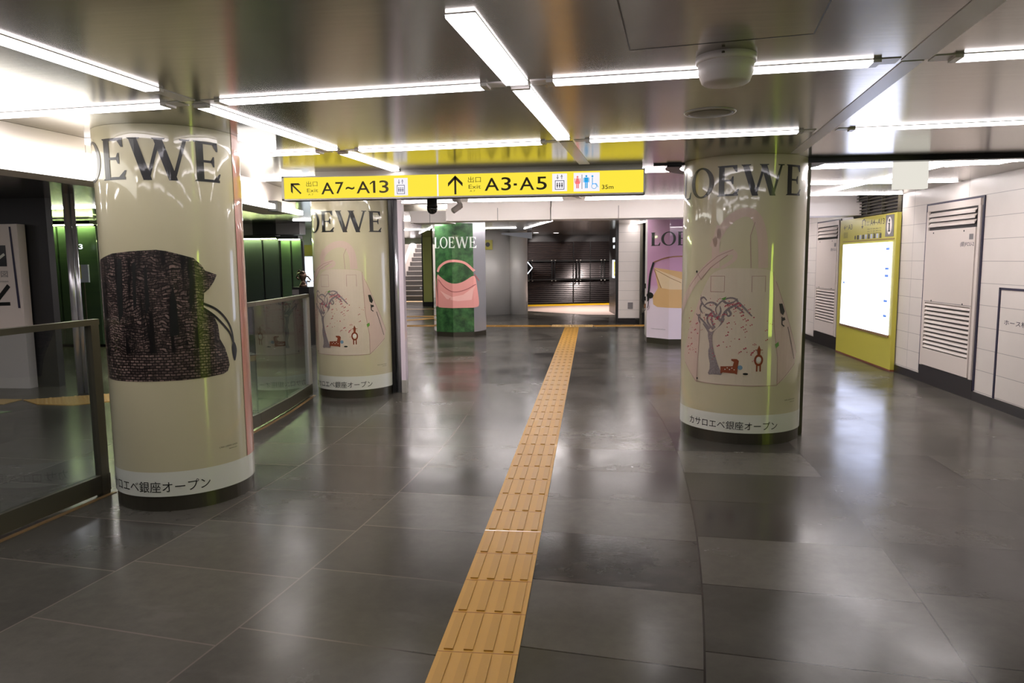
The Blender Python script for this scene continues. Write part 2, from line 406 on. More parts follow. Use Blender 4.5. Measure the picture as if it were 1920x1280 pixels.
# crease and hatch joint lines in the ceiling
hb = B()
for p, q in (((.05, 2.05), (.14, 2.79)), ((.14, 2.79), (.76, 2.68)), ((.76, 2.68), (.66, 2.0))): beam(hb, p, q, .005, H-.0008, H+.002)
struct('trim_hatch', hb, M['black'])
# floor circle joint round the second pillar
jb = B()
def arcp(cx, cy, r, a0, a1, n=40): return [(cx+r*cos(a0+(a1-a0)*i/n), cy+r*sin(a0+(a1-a0)*i/n)) for i in range(n+1)]
# beige threshold floor before the shutters
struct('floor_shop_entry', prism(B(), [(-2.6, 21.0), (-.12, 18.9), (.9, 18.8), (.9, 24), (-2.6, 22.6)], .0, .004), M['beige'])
# tactile track
def tactile(p, q, w, m, mb, name, label, bars=True, parent=None):
    p, q = Vector(p), Vector(q); d = (q-p); Ln = d.length; d.normalize(); n = Vector((-d.y, d.x))
    t = thing(name, label, 'tactile paving')
    bs = B(); beam(bs, p, q, w, .0, .005)
    obj('base_tile', bs, m, t)
    if bars:
        bb = B(); k = int(Ln/.3+.5)
        for i in range(k):
            a0, a1 = p+d*(i*.3+.014), p+d*((i+1)*.3-.014)
            for j in range(4):
                o = n*((j-1.5)*.075)
                beam(bb, a0+o, a1+o, .034, .005, .010)
        obj('raised_bar', bb, mb, t)
        jb = B()
        for i in range(k+1): 
            a = p+d*(i*.3); beam(jb, a-n*w/2, a+n*w/2, .004, .0052, .0054)
        obj('tile_joint', jb, M['brown'], t)
    return t
Y0 = 2.466-1.5
tactile((-.4105, Y0), (-.4105, Y0+.3*48), .3, M['tact'], M['tactb'], 'tactile_paving', 'long yellow tactile strip of ribbed tiles running up the corridor floor')
tactile((-6.0, 15.68), (-.87, 15.66), .3, M['tact'], M['tactb'], 'tactile_paving', 'yellow tactile strip crossing the floor left of the corridor strip')
tactile((0.05, 15.67), (1.1, 15.78), .3, M['tactl'], M['tactb'], 'tactile_paving', 'short yellow tactile strip crossing towards the white tiled pillar')
sq = thing('tactile_paving', 'pale studded tactile square where the two tactile strips meet', 'tactile paving', (-.41, 15.7, 0))
obj('base_tile', box(B(), (-.45, -.22, 0), (.45, .22, .005)), M['tactl'], sq)
sb = B()
for i in range(14):
    for j in range(7): lathe(sb, [(.014, .005), (.009, .010)], 8, (-.42+i*.0645, -.19+j*.0645))
obj('raised_stud', sb, M['tactl'], sq)
tactile((-9.5, 20.9), (-4.2, 21.3), .3, M['tact'], M['tactb'], 'tactile_paving', 'yellow tactile strip across the floor nearest the staircase foot', False)
tactile((-8, 18.3), (-3.6, 18.4), .3, M['tact'], M['tactb'], 'tactile_paving', 'yellow tactile strip across the floor behind the green poster pillar', False)
tactile((-5.5, 16.1), (-3.75, 17.95), .3, M['tact'], M['tactb'], 'tactile_paving', 'slanting yellow tactile strip linking two cross strips behind the pillar', False)
o = tag(obj('tactile_paving', box(B(), (-7.3, 24.9, 0), (-5.2, 25.5, .006)), M['tactl']), 'wide pale tactile pad at the foot of the staircase', 'tactile paving')
# seen through the near glass fence
dg_ = B(); prism(dg_, [(-6.02, 6.95), (-5.69, 6.74), (-5.27, 6.71), (-4.3, 7.55), (-4.6, 7.8), (-5.41, 7.29)], 0, .006)
o = obj('tactile_paving', dg_, M['tact']); tag(o, 'studded yellow tactile pad seen through the near glass fence panel', 'tactile paving')
db = B()
for i in range(40):
    for j in range(20):
        x, y = -6+i*.05, 6.7+j*.06
        # inside the hexagon
        P6 = [(-6.02, 6.95), (-5.69, 6.74), (-5.27, 6.71), (-4.3, 7.55), (-4.6, 7.8), (-5.41, 7.29)]; ins = False
        for k in range(6):
            a, b = P6[k], P6[(k+1) % 6]
            if (a[1] > y) != (b[1] > y) and x < (b[0]-a[0])*(y-a[1])/(b[1]-a[1])+a[0]: ins = not ins
        if ins: lathe(db, [(.016, .006), (.01, .011)], 6, (x, y))
obj('raised_stud', db, M['tactl'], o)
o = tag(obj('tactile_paving', box(B(), (-9, 6.72, 0), (-6.06, 6.98, .006)), M['tactl']), 'pale tactile strip beside the white notice board, behind the glass fence', 'tactile paving')
o = tag(obj('floor_sticker', prism(B(), [(-6.3, 6.2), (-5.72, 6.3), (-5.68, 6.4), (-6.1, 6.42)], 0, .002), M['leaf']), 'pale green arrow sticker on the floor beyond the glass fence', 'sticker')

# ================================================================== LIGHTS IN THE CEILING
a5 = radians(5.5); LA = Vector((sin(a5), cos(a5))); LB = Vector((cos(a5), -sin(a5))); P0 = Vector((-.32, 3.22)); SP = 1.58
def fixture(p, q, label, lit='led', w=.09, group=None, end=.10, drop=.013):
    p, q = Vector(p), Vector(q); d = (q-p).normalized()
    t = thing('ceiling_light', label, 'ceiling light', (p.x, p.y, H), 0, group)
    if lit == 'ledfar' and not group: w = min(w, .034); drop = .010
    o = (p.x, p.y, H)
    def loc(bm):
        bmesh.ops.translate(bm, verts=bm.verts, vec=(-p.x, -p.y, -H)); return bm
    obj('housing', loc(beam(B(), p, q, w, H-.003, H)), M['fit'], t)
    if lit:
        obj('diffuser', loc(beam(B(), p+d*end, q-d*end, w*.94, H-drop, H-.003)), M[lit], t)
        if end > .03:
            obj('end_cap', loc(beam(B(), p+d*(end-.03), p+d*end, w*.96, H-drop, H-.003)), M['fit'], t)
            obj('end_cap', loc(beam(B(), q-d*end, q-d*(end-.03), w*.96, H-drop, H-.003)), M['fit'], t)
    return t
def gp(i, j): return P0+LB*SP*i+LA*SP*j
rown = {-3: 'well behind the camera', -2: 'behind the camera', -1: 'just behind the camera', 0: 'in the row nearest the camera', 1: 'in the second row, above the smoke detector side'}
coln = {-2: 'left of the bag poster pillar', -1: 'between the left pillar line and the middle strip', 0: 'between the middle strip and the right metal strip', 1: 'right of the right metal strip'}
for j in (-2, -1, 0, 1):
    for i in (-3, -2, -1, 0, 1):
        if j < 0 and i in (-3,): continue
        if i == -3 and j == 1: continue
        p, q = gp(i, j), gp(i+1, j)
        if j < 0: lab, gr = 'unseen white cross strip ceiling light, added out of the frame to light the near floor', 'added cross strip lights out of the frame'  # unseen rows carry the strip grid on out of frame, added for illumination
        else:
            gr = None
            lab = {0: {-3: 'far left end of the nearest cross strip light, cut by the frame', -2: 'bright cross strip light left of the bag poster pillar top', -1: 'lit cross strip light nearest the camera between left and middle long strips',
                       0: 'lit cross strip light passing behind the white drum detector', 1: 'lit cross strip light at the right edge, nearest row'},
                   1: {-2: 'short lit cross strip just right of the bag poster pillar top', -1: 'thin lit cross strip in the second row above the A7~A13 half of the sign',
                       0: 'thin lit cross strip in the second row between sign and right pillar', 1: 'thin lit cross strip in the second row at the right, beyond the pillar'}}[j][i]
        fixture(p+LB*.06, q-LB*.06, lab, 'led', group=gr, w=.075 if j else .085)
# long strips
Ap = lambda i, t: P0+LB*SP*i+LA*t
fixture(Ap(-1, -2.6), Ap(-1, -.05), 'bright long strip light entering the frame at the upper left corner', 'led', w=.075, end=.25)
fixture(Ap(-1, .03), Ap(-1, 1.52), 'long lit strip right of the bag poster pillar top', 'led', w=.075, end=.04)
fixture(Ap(-1, 1.60), Ap(-1, 2.72), 'short lit end of the left long strip, touching the yellow sign', 'led', w=.07, end=.06)
fixture(Ap(0, -.92), Ap(0, -.02), 'wide bright strip light starting at the top centre of the photo', 'led', w=.1, end=.0)
fixture(Ap(0, .04), Ap(0, 1.50), 'wide lit strip between the two cross rows in the centre', 'led', w=.085, end=.04)
fixture(Ap(0, 1.60), Ap(0, 2.74), 'unlit white metal strip between second cross row and yellow sign', None, w=.085)
fixture(Ap(1, -2.4), Ap(1, 0), 'grey metal ceiling channel at the upper right corner, unlit', None, w=.1)
fixture(Ap(1, .02), Ap(1, 2.55), 'grey metal ceiling channel ending behind the right poster pillar, unlit', None, w=.08)
# beyond the yellow sign
fixture((-2.9, 9.32), (-1.7, 9.36), 'thin far strip light left of the black dome camera', 'ledfar', w=.05, end=.02)
fixture((-1.6, 9.30), (-.35, 9.36), 'thin far strip light just under the middle of the yellow sign', 'ledfar', w=.05, end=.02)
fixture((-.1, 9.36), (1.2, 9.38), 'thin far strip light under the right end of the yellow sign', 'ledfar', w=.05, end=.02)
fixture((2.0, 9.3), (3.78, 9.38), 'thin far strip light above the vent and map board', 'ledfar', w=.05, end=.02)
fixture((1.4, 7.92), (3.78, 7.98), 'thin strip light behind the small hanging white panel', 'ledfar', w=.05, end=.05)
fixture((2.95, 6.55), (2.72, 9.3), 'long slanting strip light leading from the shutter track to the map board', 'ledfar', w=.06, end=.02)
fixture((3.47, 6.30), (2.97, 6.62), 'short slanting strip light near the wall just past the shutter track', 'ledfar', w=.05, end=.02)
fixture((-.15, 9.2), (-.3, 8.2), 'slanting metal ceiling strip behind the yellow sign', None, w=.07)
fixture((-3.6, 17.3), (-1.75, 17.1), 'thin far strip light above the green poster pillar', 'ledfar', w=.05, end=.02)
fixture((-7.5, 17.6), (-3.9, 17.4), 'thin far strip light towards the staircase', 'ledfar', w=.05, end=.02)
fixture((-.6, 13.6), (-1.62, 17.6), 'slanting far strip light over the stainless pillar', 'ledfar', w=.08, end=.02)
fixture((-2.7, 13.4), (-4.7, 19.6), 'slanting far strip light above the left of the green poster pillar', 'ledfar', w=.08, end=.02)
fixture((1.25, 14.6), (.7, 17.0), 'slanting far strip light above the white tiled pillar', 'ledfar', w=.08, end=.02)
for k, (x0_, x1_) in enumerate(((-3.6, -2.4), (-2.0, -.4), (0, 1.4), (1.8, 3.4))):  # unseen strips behind the beams, added to light the far corridor
    fixture((x0_, 13.4), (x1_, 13.4), 'second added fill strip light hidden behind the white beam boxes', 'ledfar', group='second added fill strips behind the beam boxes', end=.02)
    fixture((x0_, 12.6), (x1_, 12.6), 'added fill strip light hidden behind the white beam boxes', 'ledfar', group='added fill strips behind the beam boxes', end=.02)
for x0_, x1_ in ((-3.4, -2), (-1.7, -.3), (0, 1.3), (1.6, 3.4)):  # row added behind the sign as fill light for the corridor
    fixture((x0_, 6.5), (x1_, 6.45), 'added fill strip light hidden directly behind the long yellow sign' if x1_ < 1.5 else 'added fill strip light right behind the right poster pillar', 'ledfar', group='added fill strips behind the sign', end=.05)

for k, (x_, y_) in enumerate(((-4.6, 1.2), (-4.6, 2.8), (-4.9, 4.2), (-5.0, 9.0), (-7.5, 9.2), (-5.5, 12.8), (-7.0, 1.5), (-7.0, 3.2), (-7.0, 4.6), (-9.5, 3.2), (-9.5, 5))):  # strips added as fill light for the hall beyond the fence
    fixture((x_, y_), (x_+1.3, y_-.1), 'added fill strip light over the hall beyond the glass fence, hidden by the bulkhead', 'ledfar', group='added fill strips over the hall beyond the fence')
for x_, y_ in ((-2.4, 9.62), (-.9, 9.62), (.9, 9.62), (2.6, 9.62)):  # hidden strips added in the recess to brighten the beam faces
    t = thing('ceiling_light', 'unseen strip light added in the ceiling recess to brighten the white beam boxes', 'ceiling light', (x_-.6, y_, 2.42), 0, 'added fill strips in the ceiling recess')
    obj('housing', box(B(), (0, 0, -.01), (1.3, .08, 0)), M['fit'], t); obj('diffuser', box(B(), (.02, .01, -.04), (1.28, .07, -.01)), M['fillrec'], t)
# beam boxes with lit faces
def beambox(x0, x1, y0, label):
    t = thing('ceiling_beam', label, 'ceiling beam', (x0, y0, 2.02))
    obj('casing', box(B(), (0, 0, 0), (x1-x0, .5, .18)), M['white'], t)
    obj('upper_panel', box(B(), (0, .12, .18), (x1-x0, .5, .38)), M['white'], t)
    obj('panel_joint', box(B(), ((x1-x0)*.5-.004, -.002, 0), ((x1-x0)*.5+.004, 0, .18)), M['grey'], t)
    return t
beambox(-2.78, -2.16, 11.0, 'short white ceiling beam box farthest left, above the green pillar')
beambox(-2.14, -.6, 10.62, 'white ceiling beam box above the green and stainless pillars')
beambox(-.58, 1.35, 10.55, 'white ceiling beam box above the black shutters and white pillar')
beambox(1.45, 3.78, 10.75, 'brightly lit white ceiling beam box beside the dark wall vent')

# bulkhead along the fence with cove light
FC = [(-3.2, 2.0), (-3.16, 2.8), (-3.10, 3.5), (-3.03, 4.2), (-2.98, 5.0), (-2.99, 5.9), (-3.06, 6.7), (-3.19, 7.7)]
bb = B()
for p, q in zip(FC, FC[1:]): beam(bb, (p[0]-.22, p[1]), (q[0]-.22, q[1]), .36, 1.96, H-.001)
bk_ = thing('bulkhead', 'long white bulkhead above the glass fence with a bright light band', 'bulkhead')
obj('casing', bb, M['doorw'], bk_)
t = thing('cove_light', 'broad dazzling light band at the left edge beside the bag poster pillar', 'cove light')
bb = B()
for p, q in zip(FC[:3], FC[1:4]): beam(bb, (p[0]-.01, p[1]), (q[0]-.01, q[1]+.005), .05, 1.945, 2.10)
obj('diffuser', bb, M['cove'], t)
t = thing('cove_light', 'thin light tube along the bulkhead between the two left pillars', 'cove light')
bb = B()
for p, q in zip(FC[3:6], FC[4:7]): beam(bb, (p[0]-.0, p[1]+.05), (q[0]-.0, q[1]+.055), .05, 1.95, 1.995)
obj('diffuser', bb, M['covef'], t)
bb = B(); beam(bb, (-3.07, 6.78), (-3.10, 6.95), .09, 1.93, 2.03); obj('end_cap', bb, M['black'], t)
bb = B(); beam(bb, (-3.10, 7.0), (-3.17, 7.7), .05, 1.95, 1.995); obj('diffuser', bb, M['covef'], t)

# shutter track from pillar to right wall
tr = thing('shutter_track', 'black shutter track under the ceiling from right pillar to wall', 'shutter track')
obj('rail', box(B(), (1.6, 5.92, 2.165), (3.79, 6.0, H)), M['black'], tr)
obj('lip', box(B(), (.5, 6.06, 2.188), (.8, 6.09, H)), M['black'], tr)
hp = thing('hanging_sign', 'small blank cream panel hanging from the ceiling near the right wall', 'hanging sign', (2.5, 6.06, 1.965))
obj('panel', box(B(), (-.12, 0, 0), (.12, .08, .235)), M['panelw'], hp)

# ceiling devices
sd = thing('smoke_detector', 'white drum-shaped detector on the ceiling at the upper right', 'detector', (.51, 2.93, H))
obj('base', lathe(B(), [(.113, 0), (.113, -.022), (.108, -.026)], 48), M['white'], sd, True)
obj('drum', lathe(B(), [(.105, -.024), (.103, -.06), (.09, -.094), (.082, -.1), (0.001, -.1)], 48), M['white'], sd, True)
obj('screw', lathe(B(), [(.006, 0), (.006, -.006)], 10, (-.03, -.112)), M['dgrey'], sd)
for o_ in sd.children:
    if 'screw' in o_.name: o_.location.z = -.008
sk = thing('ceiling_speaker', 'flat round metal speaker flush in the ceiling left of the right pillar', 'speaker', (.62, 4.0, H))
obj('grille', lathe(B(), [(.12, 0), (.118, -.006), (.10, -.009), (.001, -.009)], 48), M['dgrey'], sk, True)
obj('rim', lathe(B(), [(.135, 0), (.13, -.005), (.119, -.007), (.119, 0)], 48), M['steel'], sk, True)
dc = thing('dome_camera', 'black dome security camera hanging below the yellow sign', 'security camera', (-1.9, 8.6, H))
obj('mount', lathe(B(), [(.06, 0), (.062, -.10), (.066, -.12)], 32), M['black'], dc, True)
obj('dome', lathe(B(), [(.066, -.12), (.064, -.15), (.05, -.185), (.025, -.203), (.002, -.207)], 32), M['lens'], dc, True)
wc = thing('security_camera', 'white bracket security camera right of the black dome camera', 'security camera', (-1.62, 8.7, H))
obj('mount', lathe(B(), [(.055, 0), (.05, -.05), (.03, -.06)], 24), M['white'], wc, True)
ob = tube(B(), [(0.02, 0, -.05), (.05, 0, -.09), (.03, -.02, -.14)], .025, 12); obj('arm', ob, M['white'], wc, True)
ob = tube(B(), [(.05, 0, -.10), (-.03, -.08, -.17)], .035, 16); obj('body', ob, M['white'], wc, True)

# ================================================================== YELLOW SIGN
sg = thing('exit_sign', 'long illuminated yellow exit sign hanging across the corridor, A7~A13 and A3·A5', 'sign', (-2.63, 6.02, 0))
SX = lambda px: (px-527)/679.*3.05       # plan only: positions across the sign face
obj('hanger', box(B(), (.28, .03, 2.16), (3.04, .11, H)), M['steel'], sg)
fr = B(); L_, z0, z1 = 3.06, 1.962, 2.165
box(fr, (-.01, 0, z0), (L_, .14, z0+.012)); box(fr, (-.01, 0, z1-.012), (L_, .14, z1)); box(fr, (-.01, 0, z0), (.012, .14, z1)); box(fr, (L_-.012, 0, z0), (L_, .14, z1)); box(fr, (-.01, .05, z0), (L_, .14, z1))
obj('frame', fr, M['steel'], sg)
lf_ = obj('lit_face', box(B(), (.012, .004, z0+.012), (L_-.012, .05, z1-.012)), M['signy'], sg)
sf = plane_fn((0, .002, 0), (1, 0, 0)); sf2 = plane_fn((0, .0005, 0), (1, 0, 0)); sf3 = plane_fn((0, -.0005, 0), (1, 0, 0))
obj('divider', box(B(), (1.345, .001, z0+.012), (1.357, .004, z1-.012)), M['signw'], sg)
def put(polys, x, z): return shift(polys, x, z)
ink = []
def txt(s, x0, x1, z, h, off=.006): return shift(text_polys(s, h, x1-x0, off), x0, z)
X = lambda px: (px-527)*3.05/679.
ink += txt('A', X(603), X(628), 2.008, .098) + txt('7', X(631), X(647), 2.010, .098) + shift(text_polys('~', .026, X(668)-X(651), .02), X(651), 2.042)
ink += txt('A', X(672), X(698), 2.010, .100) + [rect(X(704), 2.012, X(709)-.002, 2.112), [(X(704), 2.112), (X(698), 2.092), (X(698), 2.080), (X(704), 2.098)]] + txt('3', X(716), X(734), 2.010, .104)
ink += txt('A', X(916), X(943), 2.010, .104) + txt('3', X(947), X(965), 2.010, .108) + [rect(X(970), 2.048, X(976), 2.066)]
ink += txt('A', X(981), X(1008), 2.010, .104) + txt('5', X(1012), X(1031), 2.010, .106)
# arrows
def arrow(cx, cz, s, ang):
    p = [rect(-.055, -.5, .055, .42), [(0, .5), (-.40, .10), (-.40, -.09), (0, .31)], [(0, .5), (0, .31), (.40, -.09), (.40, .10)]]
    return [[(cx+s*(x*cos(ang)-y*sin(ang)), cz+s*(x*sin(ang)+y*cos(ang))) for x, y in q] for q in p]
ink += arrow(X(553), 2.062, .125, pi/4) + arrow(X(861), 2.064, .155, 0)
art('lettering', ink, sf2, M['signink'], lf_)
th_ = txt('出口', X(574), X(596), 2.075, .045, 0)+txt('Exit', X(575), X(597), 2.028, .030, 0)+txt('A 7', X(577), X(587), 2.002, .014, 0)
th_ += txt('出口', X(885), X(909), 2.080, .048, 0)+txt('Exit', X(886), X(909), 2.030, .032, 0)+txt('A 7', X(888), X(898), 2.004, .014, 0)
art('small_lettering', th_, sf2, M['signgrey'], lf_)
art('lettering', txt('35m', X(1131), X(1152), 2.005, .034, .005), sf2, M['signink'], lf_)
wp = [rect(X(745), 1.985, X(771), 2.13), rect(X(1041), 1.995, X(1068), 2.137), rect(X(1080), 1.990, X(1127), 2.140)]
pp_ = [art('pictogram_panel', [q_], sf2, M['signw'], sg) for q_ in wp]
def lift(x0, x1, z0, z1):
    a = x1-x0; b = z0+(z1-z0)*.62; t = .0045
    o = [rect(x0, z0, x1, z0+t), rect(x0, b-t, x1, b), rect(x0, z0, x0+t, b), rect(x1-t, z0, x1, b)]
    for k in range(3):
        c = x0+a*(.25+.25*k); o += [ell(c, b-(b-z0)*.32, a*.07, n=10), rect(c-a*.07, z0+(b-z0)*.35, c+a*.07, b-(b-z0)*.42), rect(c-a*.04, z0+(b-z0)*.2, c+a*.04, z0+(b-z0)*.36)]
    for s, c in ((-1, x0+a*.28), (1, x0+a*.72)):
        m_ = (b+z1)/2+.004; o += [rect(c-t/2, b+.01, c+t/2, z1), [(c, z1 if s > 0 else b+.008), (c-.010, m_), (c-.006, m_)], [(c, z1 if s > 0 else b+.008), (c+.010, m_), (c+.006, m_)]]
    return o
art('lift_pictogram', lift(X(750), X(765), 1.998, 2.118), sf3, M['navyp'], pp_[0]); art('lift_pictogram', lift(X(1046), X(1063), 2.008, 2.128), sf3, M['navyp'], pp_[1])
def man(cx, z0, h, skirt=False):
    o = [ell(cx, z0+h*.92, h*.08, n=12)]
    if skirt: o += [[(cx-.010, z0+h*.82), (cx+.010, z0+h*.82), (cx+.020, z0+h*.36), (cx-.020, z0+h*.36)]]
    else: o += [rect(cx-.016, z0+h*.45, cx+.016, z0+h*.82)]
    return o+[rect(cx-.011, z0, cx-.002, z0+h*.5), rect(cx+.002, z0, cx+.011, z0+h*.5), rect(cx-.024, z0+h*.45, cx-.018, z0+h*.8), rect(cx+.018, z0+h*.45, cx+.024, z0+h*.8)]
art('woman_pictogram', man(X(1087), 2.015, .10, True), sf3, M['redp'], pp_[2])
art('man_pictogram', man(X(1103), 2.015, .105), sf3, M['bluep'], pp_[2])
art('pictogram_bar', [rect(X(1095)-.002, 2.01, X(1095)+.002, 2.125)], sf3, M['navyp'], pp_[2])
art('wheelchair_pictogram', ring(X(1117), 2.03, .022, .022, .018, .018, 20)+[ell(X(1114), 2.11, .008, n=12), rect(X(1114)-.003, 2.045, X(1114)+.003, 2.10), rect(X(1114), 2.048, X(1121), 2.053)]+stroke([(X(1121), 2.052), (X(1124), 2.022)], .005), sf3, M['bluep'], pp_[2])

# ================================================================== POSTER PILLARS (round)
def caption(u0):      # u0: centre of the W
    return shift(text_polys('カサロエベ銀座オープン', .066, .735, .0), u0-.565, .115)
def tree_print(t, fn, u, k_=1):
    """bag, tree and figures printed on the poster; coordinates are along the pillar face"""
    D = u-.045
    sh = lambda l: [(x+D, y if y < 1.36 else 1.36+(y-1.36)*k_) for x, y in l]
    st = dict(step=.03)
    body = smoothpts([(-.40, 1.2), (-.472, 1.034), (-.575, .834), (-.647, .66), (-.614, .589), (-.456, .459), (-.106, .463), (.194, .461), (.32, .54), (.398, .632), (.415, .703), (.292, .96), (.165, 1.258), (.14, 1.345), (-.03, 1.36), (-.30, 1.36)], 2, True)
    art('bag_print', [sh(body)], fn(.0012), M['bagpink'], t, **st)
    side = [(-.417, 1.153), (-.472, 1.034), (-.575, .834), (-.64, .66), (-.61, .59), (-.456, .462), (-.424, .89)]
    sider = [(.14, 1.328), (.165, 1.258), (.292, .96), (.41, .703), (.39, .62), (.2, .465), (.198, .668), (.161, .904)]
    art('bag_side_print', [sh(side), sh(sider)], fn(.0018), M['bagpink2'], t, **st)
    strap = stroke(smoothpts(sh([(-.74, 1.0), (-.62, 1.12), (-.50, 1.25), (-.40, 1.34), (-.30, 1.43), (-.19, 1.487), (-.14, 1.47), (-.15, 1.42), (-.25, 1.36)]), 2), .075, .02)
    hand = stroke(smoothpts(sh([(-.32, 1.52), (-.24, 1.68), (-.12, 1.78), (-.01, 1.77), (.05, 1.62), (.06, 1.36)]), 3), .06, .075)
    hand += stroke(smoothpts(sh([(-.29, 1.36), (-.30, 1.55), (-.26, 1.68)]), 2), .06)
    art('strap_print', strap+hand, fn(.0022), M['bagpink2'], t, **st)
    ln = []
    for l in ([(-.61, .60), (-.456, .465), (-.106, .463), (.194, .462), (.39, .62)], [(-.417, 1.153), (-.424, .89), (-.449, .46)], [(.14, 1.33), (.161, .904), (.198, .67), (.2, .463)],
              [(.415, .70), (.292, .96), (.165, 1.258)], [(-.56, 1.21), (-.40, 1.36), (-.28, 1.45), (-.16, 1.50)], [(-.42, 1.27), (-.34, 1.36), (-.20, 1.46)], [(-.03, 1.36), (-.04, 1.6), (-.01, 1.70)],
              [(-.33, 1.18), (-.33, 1.30), (-.22, 1.30), (-.22, 1.18), (-.33, 1.18)], [(-.02, 1.18), (-.02, 1.30), (.08, 1.30), (.08, 1.18)], [(-.47, 1.33), (-.42, 1.27)]):
        ln += stroke(sh(l), .005)
    art('bag_stitching_print', ln, fn(.003), M['bagline'], t, **st)
    tr = [smoothpts(sh([(-.345, .528), (-.317, .593), (-.343, .707), (-.326, .761), (-.346, .832), (-.341, .875), (-.306, .866), (-.248, .921), (-.238, .963), (-.208, .984), (-.222, .943), (-.279, .889), (-.306, .856), (-.308, .793), (-.291, .711), (-.262, .63), (-.24, .579), (-.215, .535), (-.28, .54)]), 1, True)]
    br = ([(-.335, .865), (-.366, .904), (-.392, .929)], [(-.238, .957), (-.293, 1.002), (-.322, 1.042), (-.369, 1.055), (-.402, 1.09), (-.423, 1.121)],
          [(-.232, .963), (-.219, 1.015), (-.189, 1.051), (-.141, 1.078), (-.112, 1.098), (-.132, 1.129), (-.176, 1.138), (-.231, 1.117), (-.272, 1.075), (-.288, 1.043), (-.271, 1.003)],
          [(-.33, .89), (-.386, .945), (-.426, .974), (-.463, 1.003)], [(-.374, .998), (-.326, 1.0), (-.24, .97)], [(-.112, 1.098), (-.073, 1.063), (-.033, 1.018), (-.013, .998)],
          [(-.29, .90), (-.32, .959), (-.309, 1.001)], [(-.30, .89), (-.345, .93), (-.36, .975), (-.33, 1.01), (-.30, 1.03)], [(-.27, 1.075), (-.31, 1.10), (-.36, 1.09), (-.39, 1.06)],
          [(-.231, 1.117), (-.20, 1.09), (-.15, 1.10), (-.12, 1.13)], [(-.141, 1.078), (-.10, 1.05), (-.07, 1.02)], [(-.26, .99), (-.24, 1.03), (-.25, 1.07)], [(-.43, 1.0), (-.44, .96), (-.42, .93)], [(-.42, 1.12), (-.39, 1.14), (-.36, 1.11)], [(-.402, 1.09), (-.43, 1.05), (-.40, 1.01)], [(-.189, 1.051), (-.16, 1.01), (-.19, .99), (-.2, 1.03)])
    for b in br: tr += stroke(smoothpts(sh(b), 2), .021, .007)
    art('tree_print', tr, fn(.004), M['trunk'], t, **st)
    R_ = random.Random(4); pt = []
    for (cx, cy, sx, sy, n) in ((-.15, 1.07, .10, .05, 26), (-.33, 1.0, .09, .06, 26), (-.1, .95, .16, .07, 18), (-.12, .82, .16, .07, 16), (-.5, .85, .06, .14, 22), (.0, .72, .13, .06, 8), (-.3, .75, .03, .08, 5), (.12, .93, .05, .04, 5), (-.55, .7, .05, .05, 6)):
        for _ in range(n):
            x, y = R_.gauss(cx, sx*.6), R_.gauss(cy, sy*.6); s = R_.uniform(.003, .0065)
            pt.append(ell(x+D, y, s, s*.8, 7)) ; 
            if R_.random() < .4: pt.append(ell(x+D+.012, y+.006, s, s, 7))
    art('petal_print', pt, fn(.005), M['petal'], t, **st)
    deer = [sh([(-.235, .606), (-.235, .548), (-.215, .56), (-.13, .556), (-.11, .548), (-.108, .60), (-.100, .655), (-.115, .668), (-.155, .668), (-.155, .655), (-.135, .645), (-.144, .612)])]
    fig = [sh([(.045, .776), (.058, .744), (.055, .705), (.035, .705), (.032, .744)]), sh(rect(.018, .738, .074, .743))]
    fig += ring(.044+D, .662, .034, .045, .021, .028, 20)+[sh(rect(.026, .575, .037, .635)), sh(rect(.052, .575, .063, .635))]
    art('deer_and_figure_print', deer+fig, fn(.005), M['brown'], t, **st)
    sp_ = [ell(-.20+D+i*.017, .585+(i % 2)*.012, .0045, n=6) for i in range(5)]+[ell(.044+D, .668, .018, .02, 12)]
    art('white_spot_print', sp_, fn(.0062), M['pwhite'], t, **st)
    art('blue_coat_print', [ell(-.09+D, .603, .018, .018, 12)], fn(.005), M['blue'], t, **st)
    art('ink_detail_print', [ell(-.05+D, .555, .02, .008, 10), sh([(.195, 1.09), (.225, 1.09), (.25, 1.03), (.235, 1.0), (.21, 1.02)]), sh([(.22, .98), (.25, .985), (.26, .965), (.23, .955)])]+stroke(sh([(.287, .909), (.376, .655)]), .006)+stroke(sh([(.225, .99), (.228, .93), (.25, .915)]), .01)+[ell(-.465+D, 1.333, .01, n=10), ell(-.44+D, .49, .008, n=8)], fn(.005), M['ink'], t, **st)
    art('leaf_print', [sh([(-.245, 1.125), (-.20, 1.145), (-.215, 1.118)]), sh([(.17, .78), (.20, .80), (.205, .77), (.18, .75)])], fn(.005), M['leaf'], t, **st)

